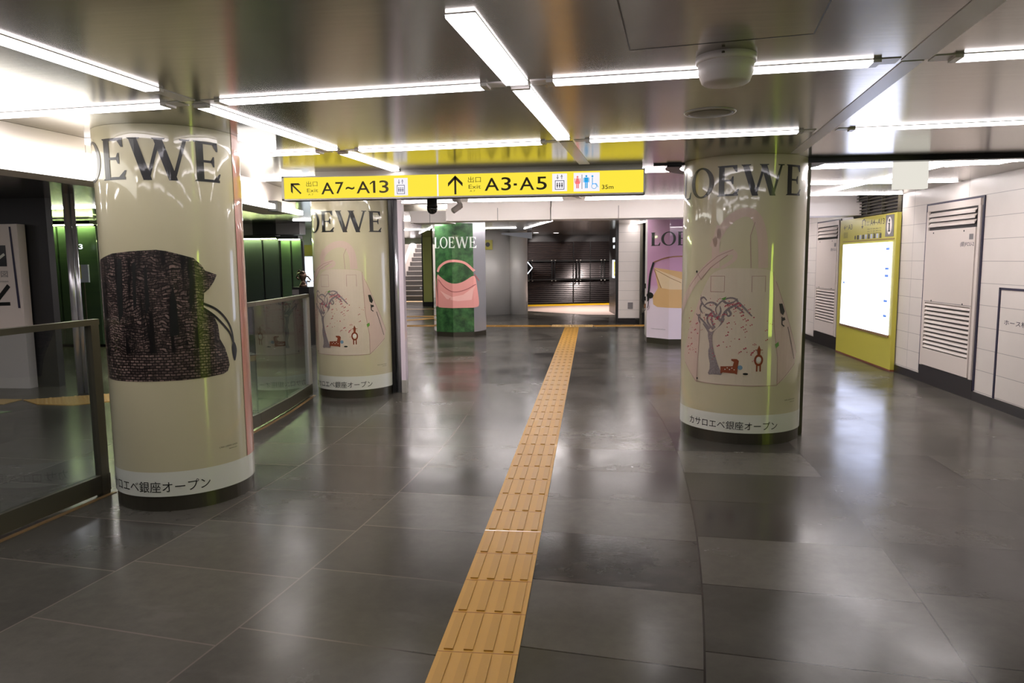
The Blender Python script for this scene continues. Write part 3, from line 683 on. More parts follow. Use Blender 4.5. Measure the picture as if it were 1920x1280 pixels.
def woven_bag(t, fn):
    st = dict(step=.03)
    out = [(-.40, 1.40), (-.30, 1.462), (-.146, 1.494), (.003, 1.506), (.127, 1.512), (.178, 1.505), (.266, 1.48), (.318, 1.465), (.358, 1.426), (.378, 1.393), (.45, 1.367), (.43, 1.33), (.394, 1.285), (.366, 1.264), (.357, 1.167), (.415, 1.127), (.44, 1.073), (.447, .991), (.479, .935), (.50, .87), (.507, .826), (.49, .79), (.46, .78), (.364, .772), (.227, .768), (.061, .768), (-.185, .765), (-.30, .77), (-.32, .885), (-.38, 1.026), (-.44, 1.169), (-.46, 1.314)]
    art('bag_print', [out], fn(.0012), M['woven'], t, **st)
    art('bag_base_print', [[(-.31, .90), (-.1, .925), (.2, .93), (.35, .95), (.479, .935), (.50, .87), (.507, .826), (.49, .79), (.46, .78), (.364, .772), (.227, .768), (.061, .768), (-.185, .765), (-.30, .77)]], fn(.0015), M['basket'], t, **st)
    c = stroke(smoothpts([(.35, 1.206), (.433, 1.17), (.499, 1.106), (.54, 1.035), (.55, .95)], 3), .014)+stroke(smoothpts([(.35, 1.18), (.415, 1.134), (.478, 1.07), (.528, 1.013), (.548, .95)], 3), .014)
    c += [smoothpts([(.552, .973), (.578, .922), (.57, .878), (.552, .835), (.534, .883), (.53, .939)], 2, True)]
    art('cord_print', c, fn(.002), M['ink'], t, **st)
    r_ = [rect(-.05+i*.11, 1.0+.02*i, -.02+i*.11, 1.22) for i in range(4)]
    art('fold_print', [[(-.13, 1.10), (-.09, 1.15), (-.075, 1.46), (-.10, 1.47), (-.13, 1.3)], [(.17, 1.02), (.22, 1.03), (.215, 1.22), (.20, 1.32), (.185, 1.22)], [(.05, 1.14), (.075, 1.2), (.07, 1.44), (.055, 1.40)], [(-.02, 1.18), (.0, 1.2), (.01, 1.45), (-.01, 1.44)], [(-.3, 1.0), (-.27, 1.05), (-.26, 1.38), (-.29, 1.3)], [(.28, 1.15), (.30, 1.2), (.31, 1.40), (.29, 1.38)]], fn(.0017), M['ink'], t, **st)

def pillar(cx, cy, R, uW, label, kind, zl=1.899, hl=.225):
    t = thing('poster_pillar', label, 'pillar', (cx, cy, 0))
    RB[0] = R
    def fn(d): return lambda u, v: Vector(((R+d)*sin(u/R), -(R+d)*cos(u/R), v))
    obj('core', lathe(B(), [(R-.004, .09), (R-.004, H)], 96), M['cream'], t, True)
    ub = [-pi*R+2*pi*R*i/96 for i in range(97)]
    def sheet(name, u0, u1, z0, z1, m, d):
        n = max(2, int((u1-u0)/.03)); bm = B(); uv = bm.loops.layers.uv.new('UVMap')
        us = [u0+(u1-u0)*i/n for i in range(n+1)]
        a = [bm.verts.new(fn(d)(u, z0)) for u in us]; b = [bm.verts.new(fn(d)(u, z1)) for u in us]
        for i in range(n):
            f = bm.faces.new((a[i], a[i+1], b[i+1], b[i]))
            for l, q in zip(f.loops, ((us[i], z0), (us[i+1], z0), (us[i+1], z1), (us[i], z1))): l[uv].uv = q
        return obj(name, bm, m, t, True)
    sheet_ = sheet('poster_sheet', -pi*R, pi*R, .235, H-.001, M['cream'], 0)
    band_ = sheet('white_band', -pi*R, pi*R, .09, .235, M['pwhite'], .0004)
    pl = lathe(B(), [(R-.008, 0), (R-.008, .09)], 96); obj('plinth', pl, M['plinth'], t)
    art('poster_lettering', shift(LOEWE, uW-WC*.225, zl, .225, hl), fn(.0025), M['ink'], sheet_, step=.03)
    art('caption', caption(uW), fn(.0025), M['ink'], band_, step=.03)
    small = shift(text_polys('CASA LOEWE GINZA', .009, .13, 0), uW+.235, .335)+shift(text_polys('loewe.com', .008, .06, 0), uW+.30, .318)
    art('small_print', small, fn(.0025), M['ink'], sheet_, step=.03)
    if kind == 'bag':
        woven_bag(sheet_, fn)
        s_ = sheet('salmon_poster_sheet', uW+.46, uW+1.2, .235, H-.001, M['salmon'], .003)
    else: tree_print(sheet_, fn, uW, 1 if zl > 1.8 else .62)
    return t
pL = pillar(-2.545, 4.197, .402, .17, 'round pillar wrapped in a cream poster of a black woven bag', 'bag')
pR = pillar(1.223, 6.074, .475, .045, 'round pillar on the right wrapped in a pale bag and cherry tree poster', 'tree')
pC = pillar(-2.586, 7.668, .425, .13, 'round pillar under the yellow sign with pale bag and tree poster', 'tree', 1.742, .215)
# vertical guide rails beside the pillars
g = thing('guide_rail', 'vertical metal shutter guide on the right side of the right pillar', 'guide rail', (1.70, 6.03, 0))
obj('channel', box(B(), (-.03, -.04, 0), (.015, .10, 2.165)), M['dgrey'], g); obj('slot', box(B(), (.015, -.01, 0), (.018, .06, 2.165)), M['black'], g)
g = thing('guide_rail', 'vertical chrome shutter guide beside the pillar under the yellow sign', 'guide rail', (-2.14, 7.62, 0))
obj('channel', box(B(), (-.02, -.02, 0), (.015, .10, H)), M['black'], g)
obj('chrome_cover', lathe(B(), [(.028, 0), (.028, H)], 24, (.045, .03)), M['chrome'], g, True)
obj('pink_cover', box(B(), (.075, .0, .14), (.125, .09, H)), M['ppink'], g); obj('plinth', box(B(), (.075, .0, 0), (.125, .09, .14)), M['steel'], g)
# half collars behind the pillars
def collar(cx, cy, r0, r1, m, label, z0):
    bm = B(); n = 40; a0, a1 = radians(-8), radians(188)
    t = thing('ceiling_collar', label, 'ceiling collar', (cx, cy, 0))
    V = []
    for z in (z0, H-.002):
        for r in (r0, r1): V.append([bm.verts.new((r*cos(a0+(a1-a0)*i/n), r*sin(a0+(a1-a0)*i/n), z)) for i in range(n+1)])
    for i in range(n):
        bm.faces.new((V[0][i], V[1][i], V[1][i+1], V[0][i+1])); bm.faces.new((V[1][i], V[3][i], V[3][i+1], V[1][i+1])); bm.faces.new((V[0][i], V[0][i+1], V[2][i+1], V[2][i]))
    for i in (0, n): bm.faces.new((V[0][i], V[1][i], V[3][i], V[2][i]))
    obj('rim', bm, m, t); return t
collar(-2.545, 4.26, .45, .60, M['ringl'], 'glowing ring light behind the top of the bag poster pillar', 2.16)
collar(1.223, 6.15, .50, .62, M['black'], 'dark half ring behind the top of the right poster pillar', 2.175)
collar(-2.586, 7.72, .45, .58, M['white'], 'white half ring behind the top of the pillar under the sign', 2.175)

# ================================================================== OCTAGONAL PILLARS
def octpillar(cx, cy, R, rot, label, mats, plinth=.09):
    t = thing('octagonal_pillar', label, 'pillar', (cx, cy, 0))
    V = [(R*cos(rot+pi/4*k), R*sin(rot+pi/4*k)) for k in range(8)]
    obj('plinth', prism(B(), [(x*.99, y*.99) for x, y in V], 0, plinth), M['plinth'], t)
    for m, ks, nm in mats:
        bm = B(); uv = bm.loops.layers.uv.new('UVMap')
        for k in ks:
            a, b = V[k], V[(k+1) % 8]; L0 = k*.7654*R
            vs = [bm.verts.new((p[0], p[1], z)) for p, z in ((a, plinth), (b, plinth), (b, H-.001), (a, H-.001))]
            f = bm.faces.new(vs)
            for l, q in zip(f.loops, ((L0, plinth), (L0+.7654*R, plinth), (L0+.7654*R, H), (L0, H))): l[uv].uv = q
        o_ = obj(nm, bm, m, t)
        if nm == 'poster_sheet': sh_ = o_
    def xfn(d):   # maps local x (front side) onto the facets
        def f(x, v):
            best = None
            for k in range(8):
                a, b = V[k], V[(k+1) % 8]
                if (a[0]-x)*(b[0]-x) <= 0 and abs(a[0]-b[0]) > 1e-6:
                    s = (x-a[0])/(b[0]-a[0]); y = a[1]+s*(b[1]-a[1])
                    if best is None or y < best[0]:
                        nx, ny = (a[0]+b[0])/2, (a[1]+b[1])/2; l = sqrt(nx*nx+ny*ny); best = (y, nx/l*d, ny/l*d)
            return Vector((x+best[1], best[0]+best[2], v)) if best else Vector((x, 0, v))
        return f
    cuts = sorted(set(round(p[0], 5) for p in V))
    return sh_, xfn, cuts
rg = radians(-90-4)
tg, fg, cg = octpillar(-2.554, 13.868, .525, rg, 'octagonal pillar wrapped in a green poster of a rose pink handbag', ((M['gpost'], (0, 7, 6, 5), 'poster_sheet'), (M['chrome'], (1, 2), 'mirror_panel'), (M['steel'], (3, 4), 'rear_panel')))
GX, GY = 2.554, 0
def gl(l): return [(x+GX, y) for x, y in l]
art('poster_lettering', shift(LOEWE, -.405, 1.675, .164, .205), fg(.003), M['gletter'], tg, cg)
body = smoothpts([(-2.92, 1.20), (-2.86, 1.15), (-2.71, 1.04), (-2.55, 1.0), (-2.39, 1.04), (-2.21, 1.17), (-2.18, 1.11), (-2.16, .92), (-2.13, .60), (-2.16, .55), (-2.36, .55), (-2.85, .55), (-2.92, .57), (-2.92, .8)], 2, True)
art('bag_print', [gl(body)], fg(.004), M['rose'], tg, cg)
art('bag_tassel_print', [gl([(-2.97, .62), (-2.93, .56), (-2.915, .60), (-2.93, .86), (-2.95, 1.18), (-2.97, 1.1), (-2.955, .80)])], fg(.004), M['rose'], tg, cg)
art('bag_handle_print', stroke(smoothpts(gl([(-2.90, 1.23), (-2.86, 1.33), (-2.72, 1.42), (-2.55, 1.44), (-2.38, 1.41), (-2.28, 1.33), (-2.20, 1.24)]), 3), .045), fg(.004), M['rose'], tg, cg)
art('bag_fold_print', [gl([(-2.86, .88), (-2.72, .72), (-2.5, .68), (-2.25, .70), (-2.2, .95), (-2.4, .80), (-2.6, .76), (-2.75, .82)])], fg(.0045), M['rosel'], tg, cg)
art('bag_seam_print', stroke(smoothpts(gl([(-2.88, 1.08), (-2.78, .95), (-2.62, .86), (-2.5, .85), (-2.32, .9), (-2.18, .99)]), 2), .014)+stroke(gl([(-2.90, 1.10), (-2.91, .60)]), .012)+stroke(gl([(-2.2, 1.18), (-2.13, 1.05)]), .015), fg(.006), M['rosed'], tg, cg)
rp = radians(-90-22.5)
tp, fp, cp = octpillar(1.52, 12.75, .62, rp, 'octagonal pillar with a lilac poster of a tan bag, behind the right pillar', ((M['ppink'], (0, 7, 1), 'poster_sheet'), (M['steel'], (2, 3, 4, 5, 6), 'rear_panel')), .10)
PX = 1.52; pl_ = lambda l: [(x-PX, y) for x, y in l]
art('poster_lettering', shift(LOEWE, 1.00-PX, 1.655, .222), fp(.003), M['ink'], tp, cp)
art('bag_print', [pl_([(1.06, 1.29), (1.48, 1.22), (2.0, 1.25), (2.0, .62), (1.49, .62), (1.11, .63), (1.05, .67), (1.04, .8), (1.12, .95)])], fp(.004), M['tan'], tp, cp)
art('bag_flap_print', [pl_([(1.07, 1.27), (1.48, 1.10), (1.9, 1.08), (1.9, .92), (1.3, .93), (1.17, .95)])], fp(.005), M['tanl'], tp, cp)
art('bag_strap_print', stroke(smoothpts(pl_([(1.05, 1.38), (1.24, 1.46), (1.48, 1.48), (1.9, 1.45)]), 2), .02)+stroke(pl_([(1.05, 1.27), (1.3, 1.12), (1.48, 1.04)]), .008)+stroke(pl_([(1.06, 1.25), (1.17, .95)]), .01), fp(.006), M['tand'], tp, cp)
ch = stroke(smoothpts(pl_([(1.05, 1.38), (1.0, 1.2), (.985, 1.0), (.97, .8)]), 2), .03)+[ell(.93-PX, .97, .045, n=9), ell(1.0-PX, .82, .055, n=9), ell(.95-PX, .75, .04, n=9)]
ch += stroke(smoothpts(pl_([(.92, .98), (.87, .85), (.86, .72), (.92, .68)]), 2), .008)+stroke(smoothpts(pl_([(.98, .72), (.96, .58), (.90, .50), (.865, .47)]), 2), .010)
art('bag_charm_print', ch, fp(.0075), M['ink'], tp, cp)
art('bag_charm_print', [ell(.955-PX, .62, .04, .05, 12)], fp(.0085), M['tand'], tp, cp)
art('small_print', shift(text_polys('CASA LOEWE GINZA', .012, .22), 1.02-PX, .25), fp(.004), M['ink'], tp, cp)

# ================================================================== RIGHT WALL
XW = 3.8
wf = lambda x: plane_fn((x, 0, 0), (0, -1, 0))     # u = -Y, v = Z
def wtxt(s, y0, y1, z, h, off=0): return shift(text_polys(s, h, y0-y1, off), -y0, z)
def service_door(name, ya, yb, label):      # ya far edge, yb near edge
    t = thing(name, label, 'door', (XW, 0, 0)); del t['category']; del t['label']; t['kind'] = 'structure'
    ol = B()
    box(ol, (-.012, ya+.02, .12), (0, ya, 2.02)); box(ol, (-.012, yb, .1), (0, yb-.02, 2.02)); box(ol, (-.012, yb, 2.0), (0, ya, 2.02))
    obj('outline', ol, M['navy'], t)
    obj('header', box(B(), (-.022, yb+.03, 1.93), (0, ya-.03, 2.0)), M['doorw'], t)
    obj('recess', box(B(), (-.006, yb, .1), (0, ya, 1.93)), M['black'], t)
    obj('threshold', box(B(), (-.016, yb, .0), (0, ya, .2)), M['base'], t)
    j = B(); box(j, (-.022, yb+.02, .2), (0, yb+.07, 1.93)); box(j, (-.022, ya-.07, .2), (0, ya-.02, 1.93)); obj('jamb', j, M['doorw'], t)
    fl = B(); w0, w1, z0, z1 = yb+.10, ya-.10, .40, .92
    box(fl, (-.03, yb+.08, .21), (-.006, ya-.08, z0)); box(fl, (-.03, yb+.08, z1), (-.006, ya-.08, 1.72))
    box(fl, (-.03, yb+.08, z0), (-.006, w0, z1)); box(fl, (-.03, w1, z0), (-.006, ya-.08, z1))
    pn_ = obj('panel', fl, M['doorw'], t)
    lv = B(); n = 11
    for i in range(n):
        z = z0+(z1-z0)*(i+.25)/n
        v = [lv.verts.new(p) for p in ((-.034, w0, z), (-.034, w1, z), (-.012, w1, z+.03), (-.012, w0, z+.03), (-.034, w0, z+.008), (-.034, w1, z+.008))]
        lv.faces.new((v[0], v[1], v[5], v[4])); lv.faces.new((v[4], v[5], v[2], v[3])); lv.faces.new((v[0], v[3], v[2], v[1]))
    obj('lower_louvre', lv, M['doorw'], t)
    lv = B()
    for i in range(3):
        z = 1.755+i*.055
        v = [lv.verts.new(p) for p in ((-.034, w0, z), (-.034, w1, z), (-.010, w1, z+.045), (-.010, w0, z+.045), (-.034, w0, z+.02), (-.034, w1, z+.02))]
        lv.faces.new((v[0], v[1], v[5], v[4])); lv.faces.new((v[4], v[5], v[2], v[3])); lv.faces.new((v[0], v[3], v[2], v[1]))
    obj('upper_louvre', lv, M['doorw'], t)
    sc = B()
    for y, z in ((yb+.3, 1.69), (ya-.22, 1.69), (yb+.25, .945), (ya-.25, .945)): box(sc, (-.033, y-.008, z-.008), (-.03, y+.008, z+.008))
    obj('screw', sc, M['black'], t)
    obj('seam', box(B(), (-.031, yb+.08, .935-.003), (-.03, ya-.08, .935+.003)), M['grey'], t)
    art('door_lettering', shift(text_polys('(銀)FCU-2', .055, .27, .003), -(yb+.36), 1.525), plane_fn((-.0315, 0, 0), (0, -1, 0)), M['navy'], pn_)
    art('door_label', [rect(-(yb+.19), 1.60, -(yb+.11), 1.655)], plane_fn((-.0315, 0, 0), (0, -1, 0)), M['grey'], pn_)
    return t
service_door('door_1', 8.74, 7.56, '')
service_door('door_2', 12.75, 11.62, '')
ap = thing('access_panel', 'flush white hose storage panel with dark outline at the right edge', 'access panel', (XW, 0, 0))
fr = B(); box(fr, (-.008, 7.2, .09), (0, 7.175, 1.14)); box(fr, (-.008, 4.9, 1.12), (0, 7.2, 1.14)); box(fr, (-.008, 4.9, .09), (0, 4.925, 1.14))
obj('frame', fr, M['navy'], ap)
obj('panel', box(B(), (-.006, 4.95, .095), (0, 7.16, 1.11)), tilem, ap)
art('panel_lettering', shift(text_polys('ホース格納', .05, .44, .004), -7.08, .80), plane_fn((-.0075, 0, 0), (0, -1, 0)), M['navy'], ap)

# map board
mb = thing('map_board', 'yellow information board with glowing white map on the right wall', 'map board', (XW-.015, 0, 0))
obj('panel', box(B(), (-.05, 9.42, .02), (0, 11.45, 1.98)), M['yel'], mb)
obj('base', box(B(), (-.052, 9.42, 0), (0, 11.45, .02)), M['brown'], mb)
ms_ = obj('map_screen', box(B(), (-.062, 9.52, .45), (-.05, 11.27, 1.62)), M['map'], mb)
fr = B(); box(fr, (-.066, 9.50, .42), (-.05, 11.29, .45)); box(fr, (-.058, 9.47, 1.655), (-.05, 11.3, 1.665)); obj('ledge', fr, M['brass'], mb)
ip_ = obj('info_plate', box(B(), (-.056, 9.50, 1.69), (-.05, 9.75, 1.96)), M['grey'], mb)
art('info_symbol', [ell(-9.625, 1.825, .075, .11, 28)], plane_fn((-.058, 0, 0), (0, -1, 0)), M['white'], ip_)
art('info_symbol_letter', [rect(-9.645, 1.755, -9.605, 1.86), ell(-9.625, 1.89, .022, n=14), rect(-9.66, 1.75, -9.59, 1.765), rect(-9.66, 1.845, -9.625, 1.86)], plane_fn((-.060, 0, 0), (0, -1, 0)), M['black'], ip_)
pf = plane_fn((-.0515, 0, 0), (0, -1, 0))
hd = wtxt('A4~A13', 10.28, 9.80, 1.855, .075, .005)+wtxt('A3', 11.12, 10.95, 1.83, .075, .005)
hd += wtxt('出口', 10.40, 10.31, 1.89, .03)+wtxt('Exit', 10.40, 10.31, 1.86, .02)+wtxt('出口', 11.2, 11.14, 1.87, .025)
hd += [[(x-11.30, z+1.865) for x, z in p] for p in [[(0, 0), (.05, .04), (.05, .025), (.02, 0)], [(0, 0), (.02, 0), (.05, -.025), (.05, -.04)], rect(.01, -.006, .09, .006)]]
hd += stroke([(-10.56, 1.84), (-10.56, 1.93), (-10.50, 1.95), (-10.46, 1.92), (-10.46, 1.86)], .018)+[[(-10.60, 1.86), (-10.52, 1.86), (-10.56, 1.82)]]
for k in range(3): hd += wtxt('地下鉄案内', 10.38, 9.90, 1.80-k*.03, .016)
for k in range(4): hd += wtxt('銀座線', 11.3, 11.12, 1.78-k*.022, .014)
art('header_lettering', hd, pf, M['yeld'], mb)
ic = [rect(-10.75+k*.1, 1.68, -10.68+k*.1, 1.74) for k in range(9)]
art('pictogram_row', ic[::2]+[ell(-10.82, 1.71, .03, n=14)], pf, M['yeld'], mb); art('pictogram_row', ic[1::2], plane_fn((-.052, 0, 0), (0, -1, 0)), M['lilac'], mb)
mp = []
for z in (1.52, 1.27, 1.18, .86, .67): mp.append(rect(-9.68, z, -9.57, z+.03))
mp += wtxt('出口案内', 9.85, 9.72, 1.50, .02)+[rect(-11.2, 1.05, -11.14, 1.08)]
for k, z in enumerate((1.5, 1.4, 1.28, 1.1, .95, .8, .7, .6)): mp += wtxt('銀座'+str(k), 11.24, 11.10, z, .028)
mp += stroke([(-11.2, 1.5), (-11.2, 1.55), (-11.08, 1.55), (-11.08, 1.5)], .008)
art('map_print', mp, plane_fn((-.0635, 0, 0), (0, -1, 0)), M['mapblue'], ms_)
vt = thing('wall_vent', 'dark slatted wall vent directly above the yellow map board', 'vent', (XW, 0, 0))
obj('backing', box(B(), (-.012, 9.44, 1.985), (0, 10.98, 2.35)), M['black'], vt)
sl_ = B()
for k in range(9): box(sl_, (-.05, 9.44, 1.995+k*.042), (-.012, 10.98, 2.007+k*.042))
obj('slat', sl_, M['dgrey'], vt)
sl_ = B()
for k in range(4): box(sl_, (-.052, 9.45+k*.5, 1.985), (-.012, 9.46+k*.5, 2.35))
obj('mullion', sl_, M['dgrey'], vt)
# yellow-green lightbox in the hall opening to the right of the camera (mirrored in the pillars)
gb = thing('guide_lightbox', 'yellow-green lightbox across the hall right of the camera, mirrored in the pillars', 'lightbox', (6.3, .62, 0))
obj('casing', box(B(), (0, -.5, 0), (.2, .35, 1.75)), M['dgrey'], gb); obj('lit_face', box(B(), (-.006, -.36, .12), (0, .24, 1.65)), M['guide'], gb)

# ================================================================== WHITE TILED PILLAR
wpil = thing('tiled_pillar', 'white tiled square pillar with black base and small switch plate', 'pillar', (.56, 16.2, 0))
obj('tile_cladding', box(B(), (0.04, 0, .13), (.5, .6, H)), tilem, wpil)
obj('black_edge', box(B(), (-.02, .02, 0), (.04, .6, H)), M['black'], wpil)
obj('plinth', box(B(), (0.02, .01, 0), (.42, .6, .13)), M['base'], wpil)
obj('switch_plate', box(B(), (.25, -.012, .34), (.36, 0, .48)), M['grey'], wpil)
mrr = thing('mirror_strip', 'narrow dark glass strip between white tiled pillar and lilac poster', 'glass strip', (1.06, 16.0, 0))
obj('pane', box(B(), (0, 0, 0), (.05, .4, H)), M['plinth'], mrr)

# ================================================================== STAINLESS PILLAR
sp1 = thing('steel_pillar', 'stainless steel pillar right of the green poster pillar, small yellow sign', 'pillar', (-2.72, 19.5, 0))
obj('shell', lathe(B(), [(.62, 0), (.62, H)], 64), M['psteel'], sp1, True)
obj('yellow_plate', box(B(), (-.10, -.66, 1.72), (.14, -.60, 1.97)), M['yel'], sp1)
art('plate_symbol', [ell(.02, 1.85, .06, n=16)], plane_fn((0, -.665, 0), (1, 0, 0)), M['black'], sp1)
sp2 = thing('steel_pillar', 'slim shiny steel pillar beside the black shutters', 'pillar', (-1.94, 19.3, 0))
obj('shell', lathe(B(), [(.24, 0), (.24, H)], 48), M['psteel'], sp2, True)
art('chevron_sign', stroke([(-1.70+1.94, 1.39), (-1.57+1.94, 1.23), (-1.70+1.94, 1.07)], .03), plane_fn((0, 0.0, 0), (1, 0, 0)), M['whitetext'], sp2)
bh = thing('hanging_sign', 'pale grey wedge-shaped hanging panel right of the stainless pillar top', 'hanging sign', (-2.6, 19.0, 0))
bm = B(); v = [bm.verts.new(p) for p in ((0, 0, 2.15), (1.05, 0, 1.99), (1.05, 0, 2.16), (0, .04, 2.15), (1.05, .04, 1.99), (1.05, .04, 2.16))]
bm.faces.new((v[0], v[1], v[2])); bm.faces.new((v[3], v[5], v[4])); bm.faces.new((v[0], v[3], v[4], v[1])); bm.faces.new((v[1], v[4], v[5], v[2])); bm.faces.new((v[2], v[5], v[3], v[0]))
obj('panel', bm, M['lilac'], bh)

# ================================================================== BLACK SHUTTER WALL
a_ = math.atan2(1.6, 5.2); bw = thing('shutter_wall', 'black shop front of slatted shutters with bars at the corridor end', 'shop front', (-4.2, 21.75, 0), a_)
Wd = 5.4
obj('backing', box(B(), (0, 0, 0), (Wd, .1, H)), M['black'], bw)
sl_ = B()
for k in range(40):
    z = .1+k*.06
    if z > 1.98: break
    v = [sl_.verts.new(p) for p in ((0, -.03, z), (Wd, -.03, z), (Wd, -.002, z+.056), (0, -.002, z+.056))]; sl_.faces.new(v)
M['slat'] = mat('shutter_slat', rgb(56, 50, 50), .3, .5)
obj('slat', sl_, M['slat'], bw)
obj('fascia', box(B(), (0, -.05, 2.0), (Wd, 0, H)), M['dark'], bw)
br_ = B()
for z in (.80, 1.38): box(br_, (0, -.08, z), (Wd, -.05, z+.05))
obj('crossbar', br_, M['black'], bw)
br_ = B(); kn = B(); U0 = 2.45
for u_ in (.4, 1.4, 2.4, 3.14, 3.95, 4.75):
    for s in (-.045, .045): box(br_, (u_+s-.015, -.09, .8), (u_+s+.015, -.05, 1.43))
    for s in (-.06, .06):
        for z in (.79, 1.42): lathe(kn, [(.018, z-.012), (.018, z+.012)], 10, (u_+s, -.10))
for u_ in (1.9, 3.8, 4.35): box(br_, (u_-.012, -.045, .05), (u_+.012, -.025, 2.0))
obj('upright', br_, M['black'], bw); obj('knob', kn, M['steel'], bw)
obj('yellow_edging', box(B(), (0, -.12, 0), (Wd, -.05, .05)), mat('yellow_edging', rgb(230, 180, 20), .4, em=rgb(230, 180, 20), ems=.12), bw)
ds = thing('display_screen', 'lit advertising screen and small lit signs beside the white tiled pillar', 'screen', (.62, 18.9, 0), radians(-84))
obj('casing', box(B(), (-1.2, 0, 0), (.3, .1, H)), M['black'], ds)
obj('screen', box(B(), (-.45, -.02, .95), (-.1, 0, 1.42)), M['screen'], ds)
obj('yellow_panel', box(B(), (-.14, -.022, 1.0), (-.1, 0, 1.38)), M['signy'], ds)
obj('lit_sign', box(B(), (-.4, -.02, 1.88), (-.12, 0, 2.0)), M['whitetext'], ds)
obj('lit_sign', box(B(), (-.32, -.02, 1.72), (-.16, 0, 1.80)), M['whitetext'], ds)
for k, (x, y) in enumerate(((-1.55, 20.4), (-1.0, 20.7))):
    t = thing('downlight', ('left', 'right')[k]+' one of the two small round downlights before the black shutters', 'downlight', (x, y, H))
    obj('lens', lathe(B(), [(.07, -.004), (.001, -.005)], 20), M['led'], t); obj('rim', lathe(B(), [(.09, 0), (.085, -.004), (.07, -.003), (.07, 0)], 20), M['white'], t)
for x, tx in ((-.55, -.3), (.15, .35), (-1.55, -1.5)):
    spot('shutter_spot', (x, 21.3, 2.15), (tx, 23.1, 1.5), 55, 50)
spot('entry_spot', (-.2, 20.5, 2.15), (0, 20.3, 0), 220, 110); spot('entry_spot', (.3, 22.0, 2.15), (.2, 22.1, 0), 120, 110)

# ================================================================== STAIRCASE
stt = thing('staircase', 'grey staircase rising behind the yellow-green wall at the far left', 'stairs', (-7.1, 25.9, 0))
sb_ = B(); nb = B()
for k in range(18):
    box(sb_, (0, k*.29, 0), (1.9, (k+1)*.29+.2, (k+1)*.178)); box(nb, (0, k*.29-.012, (k+1)*.178-.022), (1.9, k*.29+.03, (k+1)*.178+.002))
obj('steps', sb_, M['grey'], stt); obj('nosing', nb, M['white'], stt)
pb = B()
v = [pb.verts.new(p) for x in (-.14, 0) for p in ((x, 0, 0), (x, 5.2, 3.19), (x, 5.2, 3.75), (x, 0, .5))]
for i in ((0, 1, 2, 3), (7, 6, 5, 4), (0, 4, 5, 1), (1, 5, 6, 2), (2, 6, 7, 3), (3, 7, 4, 0)): pb.faces.new([v[j] for j in i])
obj('balustrade', pb, M['white'], stt)
obj('handrail', tube(B(), [(.1, -.1, .75), (.1, 5.2, 4.0)], .02), M['steel'], stt, True)
art('step_sticker', [ell(.75+i*.09, .44, .035, n=12) for i in range(3)]+[ell(1.2, 1.15, .04, n=12)], plane_fn((0, .565, 0), (1, 0, 0)), M['lilac'], stt)
area('stair_light', (-7, 28.5, 4.1), (0, 0, 0), 2.5, 5, 160)
for k, x in enumerate((-7.6, -6.1)):
    t = thing('downlight', ('left', 'right')[k]+' one of two small lamps above the staircase', 'downlight', (x, 24.44, 0))
    obj('lens', lathe(B(), [(.09, 2.03), (.09, 1.99)], 20), M['led'], t)
yp = thing('yellow_green_wall_end', 'narrow yellow-green wall end with black base beside the staircase', 'wall end', (-5.4, 22.9, 0))
obj('panel', box(B(), (0, 0, .12), (.28, 1.5, H)), M['ygreen'], yp); obj('plinth', box(B(), (0, -.005, 0), (.28, 1.5, .12)), M['black'], yp)
obj('edge', box(B(), (-.04, 0, 0), (0, 1.5, H)), M['black'], yp)

# ================================================================== GLASS FENCE
def fence(pts, label, posts, pm='dgrey'):
    t = thing('glass_fence', label, 'fence')
    tr_, brl, gl_, ed = B(), B(), B(), B()
    for p, q in zip(pts, pts[1:]):
        beam(tr_, p, q, .05, 1.065, 1.10); beam(brl, p, q, .05, .02, .13); beam(gl_, p, q, .012, .13, 1.065)
        beam(ed, (p[0]+.045, p[1]), (q[0]+.045, q[1]), .03, 0, .004)
    obj('handrail', tr_, M['dgrey'], t); obj('bottom_rail', brl, M['dgrey'], t); obj('glass_pane', gl_, M['glass'], t); obj('floor_edging', ed, M['brass'], t)
    for x, y in posts:
        pb = box(B(), (x-.022, y-.035, 0), (x+.022, y+.035, 1.065)); obj('post', pb, M[pm], t)
    return t
fence([(-3.28, .6), (-3.2, 2.0), (-3.16, 2.7), (-3.11, 3.35), (-3.04, 4.12)], 'glass fence at the left edge with dark metal rail and end post', [(-3.04, 4.08), (-3.28, .6)])
fence([(-2.93, 4.75), (-2.91, 5.3), (-2.89, 5.9), (-2.93, 6.6), (-3.02, 7.4)], 'glass fence between the two left poster pillars with two posts', [(-2.93, 4.78), (-2.905, 5.75), (-3.02, 7.38)], 'steel')

# ================================================================== BEYOND THE FENCE (left)
nb_ = thing('notice_board', 'white notice board with black square and big black strokes behind the fence', 'notice board', (-7.6, 7.63, 0))
obj('board', box(B(), (-.4, 0, .0), (1.09, .12, 1.9)), M['doorw'], nb_)
bf = plane_fn((7.6-7.6, -.003, 0), (1, 0, 0)); ox = 7.6
art('black_square', [rect(-6.95+ox, 1.42, -6.67+ox, 1.66)], bf, M['ink'], nb_)
art('square_symbol', stroke([(-6.9+ox, 1.46), (-6.78+ox, 1.50), (-6.69+ox, 1.56)], .03), plane_fn((0, -.005, 0), (1, 0, 0)), M['pwhite'], nb_)
art('board_lettering', shift(text_polys('出口案内図', .075, .5), -7.17+ox, 1.295)+shift(text_polys('information', .02, .26), -6.93+ox, 1.24), bf, M['grey'], nb_)
art('black_stroke', stroke([(-6.84+ox, 1.02), (-6.67+ox, 1.2)], .05)+stroke([(-6.95+ox, .985), (-6.67+ox, .99)], .04), bf, M['ink'], nb_)
art('blue_stripe', [[(-6.61+ox, 1.87), (-6.585+ox, 1.87), (-6.545+ox, .94), (-6.575+ox, .94)]], bf, M['navy'], nb_)
